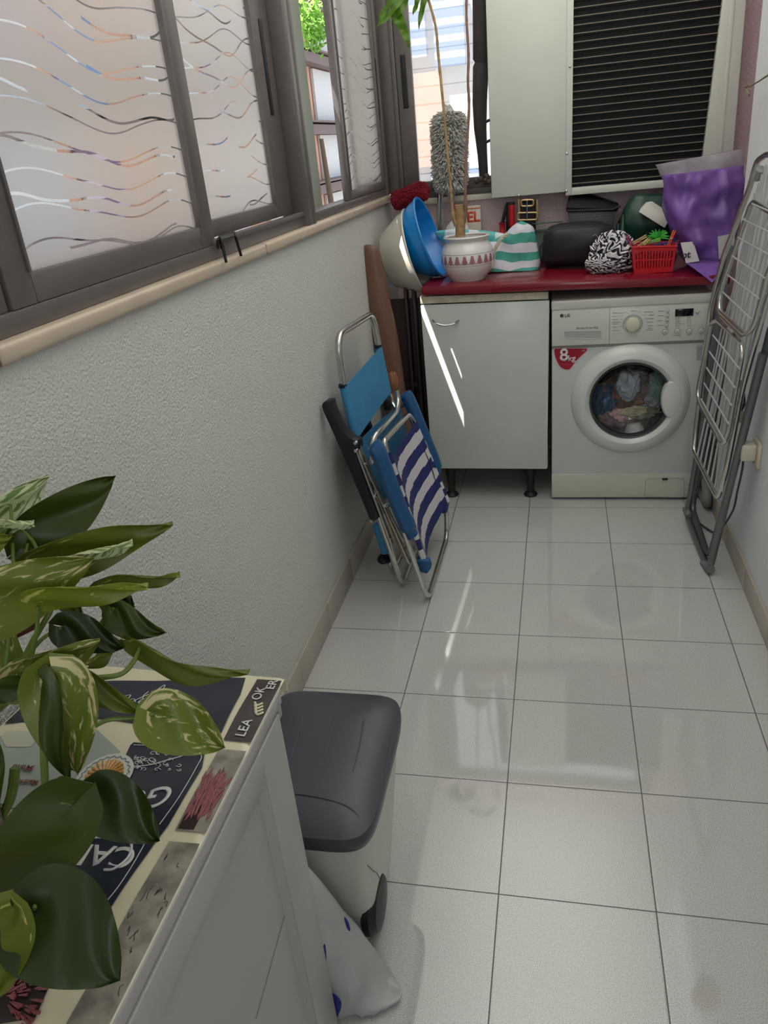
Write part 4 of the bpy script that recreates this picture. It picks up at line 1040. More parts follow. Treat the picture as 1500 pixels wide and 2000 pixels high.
# armrests
def armrest(px, y, w, mt, par, t=.020, nm='armrest'):
    ctr = smoothline([P(u, v, y=y) for u, v in px], 8); n = len(ctr)
    rr = [w*(.55+.45*min(1, i/3))*(1 if i < n-4 else .75) for i in range(n)]
    q = MB(); q.tube(ctr, rr, 14, flat=t/w/1.0, fr=(0, 1, 0)); return q.build(nm, mt, par)
armrest([(727, 868), (740, 885), (764, 950), (786, 1005), (806, 1046)], -.855, .026, MIDB, ca, .040)
armrest([(789, 768), (800, 784), (822, 838), (845, 895), (854, 924)], -.275, .026, MIDB, ca, .030)
for u, v, y in ((768, 975, -.835), (801, 1042, -.84), (787, 792, -.30), (755, 985, -.83), (733, 898, -.84)):
    MB().lathe([(0, -.016), (.006, -.014), (.007, -.008), (.007, 0)], P(u, v, y=y), (.3, 1, 0), n=12).build('rivet', CHROME, ca)
q = MB().prism([P(u, v, y=-.79) for u, v in ((800, 1091), (812, 1094), (838, 1096), (842, 1110), (834, 1121), (822, 1118), (808, 1104))], (0, .03, 0), bevel=.003); q.build('foot_clip', MIDB, ca)
q = MB().prism([P(u, v, y=-.365) for u, v in ((858, 988), (870, 978), (876, 990), (873, 1002), (864, 1004))], (0, .03, 0), bevel=.003); q.build('foot_clip', mat('navy_clip', (34, 60, 120), .4), ca)

# --- tall blue chair with chrome headrest loop (middle)
cb2 = thing('folded_beach_chair', (-.56, -.45, 0), 'folded beach chair with plain sky blue canvas and a tall bare chrome loop on top', 'folding chair', 'folded beach chairs leaning on the left wall')
yn, yf = -.63, -.21
BN = lambda u, v: P(u, v, y=yn); BF = lambda u, v: P(u, v, y=yf)
topn = BN(657, 655); topf = BF(727, 612); 
loop = fillet([BN(700, 872), BN(671, 752), topn, topf, BF(739, 672), BF(757, 770)], .075, 9)
MB().tube(loop, .0125, 14).build('back_frame', ALU, cb2)
def canvas(a, b_, c, d_, sag, amp=.002):
    def f(u, v):
        p = a.lerp(b_, u).lerp(d_.lerp(c, u), v); return p+Vector((.010-sag*math.sin(math.pi*u), 0, -.004*math.sin(math.pi*u)*(1-v)+amp*math.sin(9*v+5*u)))
    return f
MB().grid(canvas(BN(671, 752), BF(739, 676), BF(757, 768), BN(694, 855), .003, .0006), 16, 16, thick=.002).build('canvas_back', SKYB, cb2, smooth=60)
for A, B in ((BN(670, 750), BN(694, 852)), (BF(738, 676), BF(757, 766))):
    MB().tube([A, B], .0155, 14).build('hem', SKYB, cb2)
for A in (BN(670, 752), BF(738, 675), BN(694, 853)): MB().tube([A+Vector((0, 0, .004)), A-Vector((0, 0, .008))], .0165, 12).build('end_band', NAVY, cb2)
MB().grid(canvas(BN(696, 862), BF(775, 790), BF(800, 900), P(742, 985, y=yn), .01), 16, 14, thick=.002).build('canvas_seat', mat('teal_blue_canvas', (34, 102, 140), .75, bump=.15, bscale=400, var=.1), cb2, smooth=60)
lg = fillet([BN(697, 870), BN(738, 1000), Vector((-.50, yn, .012)), Vector((-.49, yf, .012)), BF(800, 930), BF(768, 790)], .05, 6)
MB().tube(lg, .0105, 12).build('leg_frame', ALU, cb2)
q = MB(); A, B = P(737, 1024, y=-.66), P(755, 1078, y=-.66); q.tube([A, B], .020, 14); q.build('canvas_roll', SKYB, cb2)
MB().blob(P(752, 1090, y=-.64), (.03, .04, .016), .15, 3, 3, 2).build('foot_cap', NAVY, cb2)
MB().tube(fillet([P(763, 770, y=-.25), P(766, 786, y=-.25), P(774, 800, y=-.27)], .01), .007, 8).build('hinge_link', CHROME, cb2)
MB().box(tuple(P(757, 800, y=-.27)-Vector((.012, .01, .0))), tuple(P(765, 775, y=-.25)+Vector((.0, .01, .0))), bevel=.003).build('hinge', BLACK, cb2)

# --- navy chair against the wall (back)
cc2 = thing('folded_beach_chair', (-.57, -.6, 0), 'folded beach chair with thick navy blue side arm, closest to the left wall', 'folding chair', 'folded beach chairs leaning on the left wall')
q = MB()
out = [(627, 792), (632, 785), (646, 783), (650, 800), (668, 838), (688, 858), (700, 862), (702, 878), (694, 884), (716, 950), (740, 1012), (728, 1022), (720, 1012), (676, 905), (646, 838), (630, 803)]
q.prism([P(u, v, y=-.78) for u, v in out], (.006, .045, 0), bevel=.006); q.build('armrest', NAVY, cc2)
q.__init__(); q.prism([P(u, v, y=-.33)+Vector((-.01, 0, 0)) for u, v in ((700, 800), (712, 796), (730, 850), (750, 930), (738, 934))], (.006, .04, 0), bevel=.005); q.build('armrest', NAVY, cc2)
lg = fillet([P(699, 866, y=-.76), P(720, 950, y=-.76), Vector((-.445, -.72, .012)), Vector((-.44, -.36, .012)), P(752, 900, y=-.36)+Vector((-.01, 0, 0))], .05, 6)
MB().tube(lg, .0105, 12).build('leg_frame', ALU, cc2)
MB().tube([P(697, 880, y=-.765), P(765, 1062, y=-.765)], .008, 10).build('side_link', ALU, cc2)
MB().tube([P(706, 884, y=-.75), P(790, 1085, y=-.75)], .0085, 10).build('side_link', mat('worn_brown_tube', (150, 128, 100), .35, .8), cc2)
MB().grid(canvas(P(660, 850, y=-.70), P(706, 820, y=-.36)+Vector((-.02, 0, 0)), P(745, 930, y=-.36)+Vector((-.02, 0, 0)), P(720, 1000, y=-.70), .01), 10, 12, thick=.003).build('canvas_seat', mat('black_navy_canvas', (20, 22, 34), .8), cc2)
for u, v in ((727, 1016), (696, 864), (697, 879), (734, 967), (758, 988), (762, 1050)):
    MB().lathe([(0, -.012), (.006, -.010), (.007, 0)], P(u, v, y=-.785), (.3, 1, 0), n=12).build('rivet', CHROME, cc2)

# --- brown padded board and dark folded table behind, in the gap beside the cabinet
BRN = mat('brown_leatherette', (112, 80, 64), .35, var=.12, vscale=6)
y0 = .10
def bz(u, v, y=.10): return P(u, v, y=y)
q = MB(); lvls = [(722, 478, .006), (722, 482, .022), (724, 495, .030), (729, 530, .036), (735, 570, .042), (742, 610, .044), (752, 660, .046), (760, 710, .046), (768, 762, .045)]
ctr = [bz(u, v) for u, v, r in lvls]; ctr += [Vector((-.565, .10, .30)), Vector((-.555, .10, .003))]
q.tube(smoothline(ctr, 3), [x*1.25 for x in [lvls[0][2], .012, .018, .022, .025, .028, .030, .032, .034, .036, .038, .040, .042, .043, .044, .045, .046, .046, .046, .046, .046, .046, .046, .046, .045, .045, .045, .045, .045, .045, .045]][:31], 18, flat=.55, fr=(0, 1, 0))
o = q.build('ironing_board', BRN); tag(o, 'long brown padded ironing board with rounded top, upright in the corner behind the folded chairs', 'ironing board')
MB().blob(bz(769, 748, .02), (.024, .022, .055), .12, 2, 4, 3).build('x', BRN) if False else None
o = MB().box((-.640, .30, .002), (-.455, .335, .885), bevel=.004).build('folded_table', mat('dark_brown_wood', (62, 46, 42), .5, var=.15, vscale=5))
tag(o, 'dark brown folded table top standing in the shadow between the wall and the cabinet', 'table')
o = MB().box((-.535, .22, .002), (-.522, .28, .95), bevel=.003).box((-.500, .22, .002), (-.487, .28, .95), bevel=.003).box((-.522, .235, .5), (-.5, .265, .52)).box((-.522, .235, .1), (-.5, .265, .12)).build('table_trestle', mat('black_brown_slat', (44, 34, 32), .5))
tag(o, 'narrow dark brown trestle legs leaning against the side of the cabinet', 'trestle')
q = MB().blob(P(768, 748, y=-.02), (.026, .022, .050), .15, 2, 4, 3)
o = q.tube([P(764, 762, y=-.02), P(772, 830, y=-.02), Vector((-.52, -.02, .003))], [.018, .016, .016], 12).build('wooden_post', mat('varnished_brown_wood', (136, 88, 60), .35, var=.2, vscale=10))
tag(o, 'short varnished wooden post with a rounded knob, in front of the brown board', 'post')

# ================================================================== CLOTHES AIRER ON THE RIGHT WALL
GAL = mat('grey_galvanised_tube', (122, 126, 128), .32, .85, var=.06); WIRE = mat('silver_wire', (206, 208, 208), .35, .5)
ar = thing('clothes_airer', (.66, -.33, 0), 'folded grey metal clothes airer with wire racks leaning against the right wall', 'clothes airer')
RP = Vector((.650, -.33, .0)); RN = Vector((1, .055, -.072)).normalized()      # leaning plane
def W(u, v, off=0.): return PP(u, v, RP-RN*off, RN)
# two U shaped leg frames
q = MB(); q.tube(fillet([W(1490, 690), W(1450, 850), W(1388, 1104), W(1381, 1108), W(1342, 1005), W(1362, 890), W(1400, 640), W(1425, 480)], .05, 8), .0125, 14)
q.build('leg_frame', GAL, ar)
q = MB(); q.tube(fillet([W(1506, 640, -.012), W(1445, 880, -.012), W(1388, 1080, -.012), W(1381, 1081, -.012), W(1352, 992, -.012), W(1372, 880, -.012), W(1408, 620, -.012)], .045, 8), .011, 14)
q.build('leg_frame', mat('darker_grey_tube', (98, 102, 106), .35, .85), ar)
MB().tube([W(1375, 1100, .002), W(1388, 1112, .002)], .0155, 14).build('rubber_foot', mat('grey_foot_cap', (110, 112, 114), .6), ar)
MB().tube([W(1346, 1010, .002), W(1340, 994, .002)], .0145, 14).build('rubber_foot', mat('grey_foot_cap', (110, 112, 114), .6), ar)
# centre rack: rounded tube outline, long wires
co = fillet([W(1402, 975, .02), W(1355, 880, .02), W(1358, 845, .02), W(1388, 600, .02), W(1412, 505, .02), W(1465, 365, .02), W(1478, 315, .02), W(1500, 300, .02), W(1540, 320, .02), W(1505, 560, .02), W(1450, 760, .02), W(1418, 920, .02)], .03, 5, True)
MB().tube(co, .0095, 12, closed=True).build('rack_frame', ALU, ar)
bot = [(1362, 890), (1368, 900), (1375, 913), (1382, 926), (1389, 940), (1396, 953), (1403, 966), (1410, 960)]
topq = [(1474, 378), (1482, 358), (1489, 340), (1496, 322), (1504, 312), (1513, 310), (1522, 313), (1531, 318)]
for (a, b_), (c, d_) in zip(bot, topq):
    MB().tube([W(a, b_, .02), W(c, d_, .02)], .0036, 8).build('long_wire', WIRE, ar)
# folded wing racks lying on top
def wing(outline, cross, longs, off, nm):
    o = MB().tube(fillet([W(u, v, off) for u, v in outline], .035, 6, True), .0082, 12, closed=True).build(nm, ALU, ar)
    for (a, b_), (c, d_) in cross: MB().tube([W(a, b_, off+.008), W(c, d_, off+.008)], .0026, 7).build('cross_wire', WIRE, o)
    for (a, b_), (c, d_) in longs: MB().tube([W(a, b_, off-.004), W(c, d_, off-.004)], .0028, 7).build('long_wire', WIRE, o)
wing([(1469, 392), (1408, 565), (1404, 606), (1456, 656), (1472, 640), (1500, 530), (1545, 440)],
     [((1469, 398), (1530, 424)), ((1452, 429), (1512, 458)), ((1441, 464), (1506, 500)), ((1430, 500), (1493, 543)), ((1421, 537), (1482, 583)), ((1411, 570), (1468, 624))],
     [((1416, 618), (1488, 402)), ((1428, 630), (1502, 412)), ((1441, 642), (1518, 420))], .046, 'wing_rack')
wing([(1388, 632), (1402, 626), (1448, 668), (1450, 690), (1420, 850), (1412, 870), (1368, 790), (1362, 770)],
     [((1392, 654), (1444, 720)), ((1385, 686), (1435, 757)), ((1380, 718), (1429, 792)), ((1375, 748), (1423, 828)), ((1369, 779), (1417, 864))],
     [((1380, 795), (1410, 640)), ((1390, 815), (1422, 650)), ((1401, 838), (1436, 664))], .046, 'wing_rack')
for u0, v0, u1, v1 in ((1408, 618, 1450, 662), (1403, 627, 1448, 671)):
    MB().tube([W(u0, v0, .050), W(u1, v1, .050)], .0055, 10).build('hinge_bar', ALU, ar)
MB().box(tuple(W(1428, 645, .06)-Vector((.004, .016, .008))), tuple(W(1428, 645, .05)+Vector((.004, .016, .008))), bevel=.002).build('hinge', mat('grey_hinge', (130, 130, 128), .4), ar)
MB().box(tuple(W(1443, 812, .0)-Vector((.012, .016, .02))), tuple(W(1443, 812, .0)+Vector((.012, .016, .02))), bevel=.005).build('locking_block', mat('cream_locking_plastic', (190, 186, 168), .4), ar)
MB().tube([W(1448, 745, .0), W(1452, 790, .0), W(1446, 800, 0)], .008, 8).build('locking_link', mat('dark_link', (60, 60, 60), .4, .6), ar)
MB().tube([W(1486, 330, .02), W(1478, 348, .02)], .014, 12).build('end_cap', mat('grey_cap', (150, 150, 148), .5), ar)

# socket, plug and cable on the right wall
so = thing('wall_socket', (WR, -.60, .49), 'yellowed wall socket on the right wall beside the clothes airer', 'socket')
c = P(1482, 885, x=WR)
MB().box((WR-.012, c.y-.042, c.z-.042), (WR+.0, c.y+.042, c.z+.042), bevel=.004).build('socket_plate', mat('yellowed_plastic', (206, 194, 170), .4), so)
LOC_ = c
pg2 = thing('power_plug', (WR-.03, c.y, c.z), 'cream plug with grey cable running down to the floor, in the right wall socket', 'plug')
MB().box((WR-.058, c.y-.028, c.z-.020), (WR-.012, c.y+.028, c.z+.036), bevel=.008, seg=3).build('plug_body', mat('cream_plug', (206, 200, 182), .4), pg2)
cbp = smoothline([Vector((WR-.045, c.y+.01, c.z-.01)), P(1450, 915, x=WR-.04), P(1440, 960, x=WR-.03), P(1430, 1000, x=WR-.025), Vector((WR-.03, -.28, .03)), Vector((WR-.06, -.2, .008)), Vector((WR-.09, -.10, .007)), Vector((.69, .02, .007)), Vector((.72, .2, .007))], 8)
MB().tube(cbp, .0038, 8).build('cable', mat('dark_grey_cable', (64, 66, 68), .5), pg2)
o = MB().tube(smoothline([Vector((.735, .12, .02)), Vector((.74, .0, .022)), Vector((.735, -.03, .05)), Vector((.74, .06, .09)), Vector((.745, .25, .12))], 8), .017, 14).build('drain_hose', mat('grey_corrugated_hose', (130, 130, 128), .5, bump=.5, bscale=60))
tag(o, 'grey drain hose coming out beside the right side of the washing machine', 'hose')

# black bent metal bracket on the sill
q = MB()
def rod(pts): q.tube(fillet(pts, .012, 5), .0035, 8)
xs = WL+.022
A0 = P(426, 486, x=WL+.004); A1 = P(427, 463, x=WL+.006); A2 = P(459, 454, x=WL+.006); A3 = P(471, 500, x=WL+.024)
B0 = P(442, 513, x=WL+.026); B1 = P(431, 466, x=WL+.020)
rod([A0, A1, A2, P(459, 458, x=WL+.02), A3]); rod([A0+Vector((.01, .0, -.0)), P(430, 464, x=WL+.016), P(432, 468, x=WL+.022), B0])
q.prism([P(428, 464, x=WL+.014), P(458, 456, x=WL+.014), P(459, 462, x=WL+.02), P(430, 470, x=WL+.02)], (.0, .0, .002))
tag(q.build('metal_bracket', mat('black_painted_steel', (26, 24, 24), .35, .5)), 'black bent metal bracket clipped over the left window sill', 'bracket')

# plant with a thin dry tendril, in a wall pot beyond the right edge of the photo
wp_ = thing('wall_plant', (WR-.06, -1.05, 1.57), 'thin olive tendril of a wall pot plant reaching in at the upper right', 'plant')
MB().lathe([(0, -.05), (.04, -.05), (.055, .05), (.05, .05), (.045, .03), (0, .03)], (WR-.06, -1.05, 1.62), n=24).build('pot', mat('terracotta', (170, 96, 66), .7), wp_)
tp = smoothline([Vector((WR-.06, -1.05, 1.65)), P(1530, 128, x=.70), P(1500, 147, x=.71), P(1480, 160, x=.715), P(1462, 170, x=.72)], 6); n = len(tp)
MB().tube(tp, [.0035-.0015*i/n for i in range(n)], 8).build('tendril', mat('olive_stem', (112, 108, 66), .7), wp_)
MB().tube(smoothline([P(1460, 168, x=.72), P(1456, 172, x=.72), P(1460, 180, x=.715), P(1463, 186, x=.715)], 4), .0032, 8).build('bud', mat('olive_stem', (112, 108, 66), .7), wp_)

# ================================================================== FOREGROUND: LOW CABINET WITH OILCLOTH
GP = mat('grey_white_lacquer', (166, 164, 160), .38, var=.02)
HC = .808
XF = -.2685; YC = -2.335; YE = -3.30
lc = thing('low_cabinet', (-.46, -2.8, 0), 'grey-white low cabinet with panelled door in the left foreground, under a printed oilcloth', 'cabinet')
MB().box((WL+.012, YE, .02), (-.286, YC, .783)).build('carcass', GP, lc)
MB().box((WL+.012, YE, .7885), (XF, YC+.020, HC), bevel=.0006).build('top_board', GP, lc)
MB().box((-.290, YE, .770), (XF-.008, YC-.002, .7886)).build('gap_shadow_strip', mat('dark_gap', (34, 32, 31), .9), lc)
dz1 = .7832; dz0 = .03; dy1 = YC
x0, x1 = -.2850, -.2668
sw, st_ = .078, .053
door = MB()
door.box((x0, dy1-sw, dz0), (x1, dy1, dz1), bevel=.001); door.box((x0, YE, dz1-st_), (x1, dy1-sw+.001, dz1), bevel=.001); door.box((x0, YE, dz0), (x1, dy1-sw+.001, dz0+sw), bevel=.002)
dr = door.build('door', GP, lc)
MB().box((x0, YE, dz0+sw), (x0+.007, dy1-sw, dz1-st_)).build('door_panel', GP, dr)
MB().prism([(x0+.007, dy1-sw, dz0+sw), (x0+.007, dy1-sw-.010, dz0+sw), (x1-.002, dy1-sw, dz0+sw)], (0, 0, dz1-dz0-sw-st_)).build('door_moulding', GP, dr)
g0_, g1_ = P(556, 1788, x=x0+.0075), P(500, 1990, x=x0+.0075)
MB().tube([g0_, g1_], .0008, 6).build('panel_groove', mat('groove_shadow_grey', (120, 118, 112), .6), dr)
MB().box((-.292, YC+.001, .770), (XF+.001, YC+.014, .800), bevel=.003).build('corner_cap', mat('grey_corner_cap', (150, 152, 152), .4), lc)

# oilcloth
ZTp = HC+.004
CREAM = mat('cream_oilcloth', (214, 206, 176), .3, coat=.3); INK = mat('navy_black_print', (26, 32, 50), .3, coat=.4, var=.1)
CEM = mat('mottled_cement_print', (134, 128, 116), .4, var=.45, vscale=38, coat=.2); ROSE = mat('rose_print', (134, 72, 74), .4, var=.4, vscale=60)
DKB = mat('dark_brown_print', (46, 36, 36), .35, var=.3, coat=.3); WHL = mat('white_line_print', (206, 206, 202), .4); PALEG = mat('pale_grey_green_print', (158, 166, 158), .4, var=.1)
def wav(x, y): return .0016*math.sin(x*31+y*17)+.0012*math.sin(y*43-x*9)
Y0C = YC+.043
XA_, XFL, XEN = WL+.012, -.311, -.2705
def top(u, v, lift=0.):
    """sheet: u across from the wall (0) to the folded rim (1), v along the cabinet towards the camera"""
    s = u*(XEN-XA_); y = Y0C+(YE-Y0C)*v; x = XA_+s
    if x < XFL: return Vector((x, y, ZTp+wav(s, y)+lift))
    t = (x-XFL)/(XEN-XFL)
    z = ZTp+wav(XFL-XA_, y)*(1-t)-.0012*t-(.003 if t > .995 else 0)
    return Vector((x, y, z+lift))
tcl = MB().grid(lambda u, v: top(u, v), 60, 60, thick=.0012)
# far hem drapes down behind
def hem(u, v):
    p = top(u, 0); a = v*1.5; return Vector((p.x, p.y+.010*math.sin(a), p.z-.010*(1-math.cos(a))-.04*max(0, v-.6)))
tcl.grid(hem, 40, 6, thick=.0012)
cloth = tcl.build('tablecloth', CREAM)
tag(cloth, 'glossy cream oilcloth printed with dark cafe panels, roses and plates, on the low cabinet', 'tablecloth')
def PT(px, py):
    p = PP(px, py, (0, 0, ZTp), (0, 0, 1)); p.x = max(p.x, XA_+.004); p.y = min(p.y, Y0C-.002); return p
def patch(px, mt, nm='print', lift=.0008, h=.0006):
    """printed patch following the cloth; outline in photo pixels, laid on the cloth surface"""
    pts = [PT(u, v) for u, v in px]; out = []
    for p in pts: out.append(Vector((p.x, p.y, ZTp+wav(p.x-XA_, p.y)+lift+.0012)))
    q = MB(); b = bmesh.new(); vs_ = [b.verts.new(p) for p in out]; f = b.faces.new(vs_)
    bmesh.ops.triangulate(b, faces=[f]); 
    for _ in range(3): bmesh.ops.subdivide_edges(b, edges=[e for e in b.edges if e.calc_length() > .012], cuts=1, use_grid_fill=True)
    bmesh.ops.triangulate(b, faces=b.faces[:])
    for v in b.verts: v.co.z = ZTp+wav(v.co.x-XA_, v.co.y)+lift+.0012
    q.add(b); return q.build(nm, mt, cloth, smooth=60)
def line(px, mt=WHL, r=.0008, lift=.0018, par=None):
    q = MB(); q.tube(smoothline([PT(u, v)+Vector((0, 0, wav(PT(u, v).x-XA_, PT(u, v).y)+lift+.0012)) for u, v in px], 5), r, 5); return q
patch([(-60, 1338), (150, 1335), (300, 1330), (400, 1326), (480, 1326), (470, 1360), (440, 1420), (430, 1440), (380, 1432), (300, 1420), (200, 1408), (60, 1408), (-80, 1410)], INK, 'printed_panel')
patch([(255, 1458), (262, 1452), (350, 1455), (400, 1470), (395, 1500), (360, 1560), (330, 1610), (300, 1650), (264, 1705), (212, 1788), (120, 1730), (60, 1650), (90, 1600), (190, 1560), (235, 1500)], INK, 'printed_panel')
patch([(180, 1420), (-60, 1440), (-40, 1560), (60, 1590), (140, 1570), (200, 1520), (236, 1470)], PALEG, 'printed_plate')
# plate with shell cake
pc2 = PT(205, 1520)
def disc(c, rx, ry, mt, nm, lift, par=None, rot=0.):
    q = MB(); q.grid(lambda u, v: c+Vector((v*(rx*math.cos(u*math.tau)*math.cos(rot)-ry*math.sin(u*math.tau)*math.sin(rot)), v*(rx*math.cos(u*math.tau)*math.sin(rot)+ry*math.sin(u*math.tau)*math.cos(rot)), lift)), 28, 3)
    return q.build(nm, mt, par or cloth)
plt_ = disc(pc2, .036, .040, mat('cream_plate_print', (206, 206, 196), .35), 'printed_plate', .0040)
q = MB()
for i in range(22):
    a = math.tau*i/22; p = pc2+Vector((math.cos(a)*.032, math.sin(a)*.035, .0046)); a2 = a+math.tau/44; p2 = pc2+Vector((math.cos(a2)*.029, math.sin(a2)*.032, .0046)); p3 = pc2+Vector((math.cos(a+math.tau/22)*.032, math.sin(a+math.tau/22)*.035, .0046)); q.tube([p, p2, p3], .0005, 4)
q.build('plate_border', mat('teal_print', (96, 128, 132), .4), plt_)
q = MB()
for i in range(15):
    a = R_(-30+i*17); q.tube([pc2+Vector((math.cos(a)*.009, math.sin(a)*.009, .0048)), pc2+Vector((math.cos(a)*.024, math.sin(a)*.027, .0050))], [.001, .0026], 6)
q.build('pastry_print', mat('golden_pastry_print', (206, 156, 84), .4, var=.25, vscale=200), plt_)
# chalk scroll ornament and lettering of the dark panels
q = line([(60, 1395), (232, 1392), (300, 1340)], r=.0006)
rn = random.Random(12)
def sc(px, r=.0007): return line(px, r=r)
def merged(lst, nm, mt=WHL):
    m_ = MB()
    for l in lst: m_.bm, old = m_.bm, None; me = bpy.data.meshes.new('t'); l.bm.to_mesh(me); m_.bm.from_mesh(me); l.bm.free(); bpy.data.meshes.remove(me)
    return m_.build(nm, mt, cloth)
scr = [sc([(226, 1390), (262, 1372), (300, 1352), (322, 1338), (314, 1350), (286, 1368), (280, 1362), (290, 1352)]), sc([(240, 1364), (256, 1360), (250, 1370), (262, 1368), (266, 1374)]), sc([(262, 1404), (300, 1406), (312, 1390)], .0006)]
for i in range(26):
    cx_, cy_ = rn.uniform(266, 352), rn.uniform(1472, 1506); r_ = rn.uniform(4, 9); a0 = rn.uniform(0, 6.28)
    scr.append(sc([(cx_+r_*k/6*math.cos(a0+k*.95), cy_+.6*r_*k/6*math.sin(a0+k*.95)) for k in range(1, 8)], .0005))
scr.append(sc([(256, 1500), (290, 1496), (330, 1484), (362, 1474), (340, 1472)], .0008))
scr.append(sc([(262, 1458), (350, 1460), (392, 1474), (384, 1500), (350, 1560), (312, 1612)], .0006))
scr.append(sc([(286, 1644), (262, 1690), (232, 1740), (205, 1774)], .0006)); scr.append(sc([(180, 1640), (245, 1640), (258, 1655), (250, 1680), (224, 1702), (205, 1704)], .0016))
for k in range(12): scr.append(sc([(172+k*6, 1637), (172+k*6, 1641)], .0006))
merged(scr, 'chalk_ornament')
def ptext(s, u, v, size, ang, mt=WHL, bold=.0003, shear=0., lift=.0026, nm='printed_lettering'):
    c = PT(u, v); c.z += lift; a = R_(ang); xd = Vector((math.cos(a), math.sin(a), 0)); yd = Vector((-math.sin(a), math.cos(a), 0))
    return MB().add(text_bm(s, size, c, xd, yd, .0004, 'CENTER', shear, bold)).build(nm, mt, cloth, smooth=0)
ptext('CAFE', 190, 1672, .040, 182, bold=.0006); ptext('Go', 297, 1560, .046, 200, shear=.3)
ptext('Cafe', 300, 1372, .022, 190, shear=.4)
ptext('Menu', 45, 1502, .014, 182, mat('brown_script_print', (120, 70, 50), .4)); ptext('Madrid', 55, 1530, .011, 182, _M['brown_script_print'])
disc(PT(121, 1526), .006, .005, mat('cherry_print', (110, 26, 30), .4), 'cherry_print', .0046)
# rolled napkin print and left corner rose
patch([(4, 1445), (14, 1432), (62, 1430), (78, 1438), (60, 1460), (14, 1462)], mat('pale_napkin_print', (190, 190, 170), .4), 'napkin_print', .0014)
def rose(cu, cv, sz, n, seed, foldmap=None):
    rn = random.Random(seed); q = MB()
    for i in range(n):
        a = rn.uniform(0, math.tau); r = rn.uniform(.1, 1)*sz; u = cu+math.cos(a)*r; v = cv+math.sin(a)*r*1.2; l = rn.uniform(.3, .7)*sz
        p = [foldmap(u, v), foldmap(u+l*math.cos(a+.5)*.5, v+l*math.sin(a+.5)*.5), foldmap(u+l*math.cos(a), v+l*math.sin(a))]
        q.tube(smoothline(p, 3), [.0008]+[.0022]*5+[.0006] if len(smoothline(p, 3)) == 7 else .0016, 5, flat=1)
    return q
# front strip on the folded edge: position by distance along (y) and across the fold
def edge(y, c, lift=.001):
    x = XFL+c*(XEN-XFL); p = top((x-XA_)/(XEN-XA_)-1e-6, (y-Y0C)/(YE-Y0C)); p.z += lift+.0012; return p
def strip(ya, yb, c0, c1, mt, nm, lift=.0006):
    return MB().grid(lambda u, v: edge(ya+(yb-ya)*v, c0+(c1-c0)*u, lift), 14, 14).build(nm, mt, cloth, smooth=60)
s1_ = strip(YC+.038, YC-.092, .04, .99, DKB, 'printed_border'); strip(YC-.108, YC-.240, .04, .99, CEM, 'printed_border'); strip(YC-.256, YC-.47, .04, .99, CEM, 'printed_border'); strip(YC-.486, YE, .04, .99, mat('grey_tile_print', (150, 146, 134), .4, var=.3, vscale=20), 'printed_border')
def etext(s, y, c, size, flip=True, lift=.0016, mt=WHL, ang=90):
    o_ = edge(y, c, lift); xd = edge(y-.01, c)-edge(y+.01, c); yd = edge(y, c+.03)-edge(y, c-.03)
    a = R_(ang); X = xd.normalized(); Y = yd.normalized()
    return MB().add(text_bm(s, size, o_, -X if flip else X, -Y if flip else Y, .0004, bold=.0002)).build('printed_lettering', mt, cloth, smooth=0)
etext('ER', YC+.026, .72, .019); etext('OK', YC+.004, .42, .020); etext('LEA', YC-.068, .55, .020)
q = MB()
for k in range(4): q.tube(smoothline([edge(YC-.016-.006*k, .45+.06*k, .002), edge(YC-.022-.006*k, .58+.06*k, .002), edge(YC-.016-.006*k, .74+.06*k, .002)], 4), .0018, 5)
q.build('printed_scroll', CREAM, cloth)
rn = random.Random(5)
q = MB()
for i in range(70):
    a = rn.uniform(-1.2, 1.2); y = YC-.195+rn.uniform(-.032, .030); c = rn.uniform(.12, .85); l = rn.uniform(.012, .03)
    q.tube([edge(y, c, .0012), edge(y+l*.5, c+.05*a, .0016), edge(y+l, c+.10*a, .0012)], [.0006, .0022, .0006], 5)
q.build('printed_rose', ROSE, cloth)
strip(YC-.200, YC-.238, .1, .6, mat('dark_stem_print', (44, 24, 28), .4), 'printed_stem', .0008)
q = MB()
for i in range(26):
    y = YC-.275-rn.random()*.16; c = rn.uniform(.1, .9); pts = [edge(y, c, .001)]
    for k in range(3): y += rn.uniform(-.008, .008); c = min(.95, max(.08, c+rn.uniform(-.06, .06))); pts.append(edge(y, c, .001))
    q.tube(pts, .0004, 4)
q.build('printed_cracks', DKB, cloth)
# lower left rose
q = MB(); rn = random.Random(8)
for i in range(90):
    a = rn.uniform(-2.2, 1.); r = rn.uniform(10, 75); u = 5+r*math.cos(a); v = 1950+r*.9*math.sin(a); l = rn.uniform(8, 24)
    q.tube([PT(u, v)+Vector((0, 0, .003)), PT(u+l*math.cos(a), v+l*.9*math.sin(a))+Vector((0, 0, .003))], [.0005, .0018], 5)
q.build('printed_rose', ROSE, cloth)
patch([(-60, 1880), (60, 1885), (95, 1930), (70, 1990), (-60, 2010)], DKB, 'printed_stem', .0005)

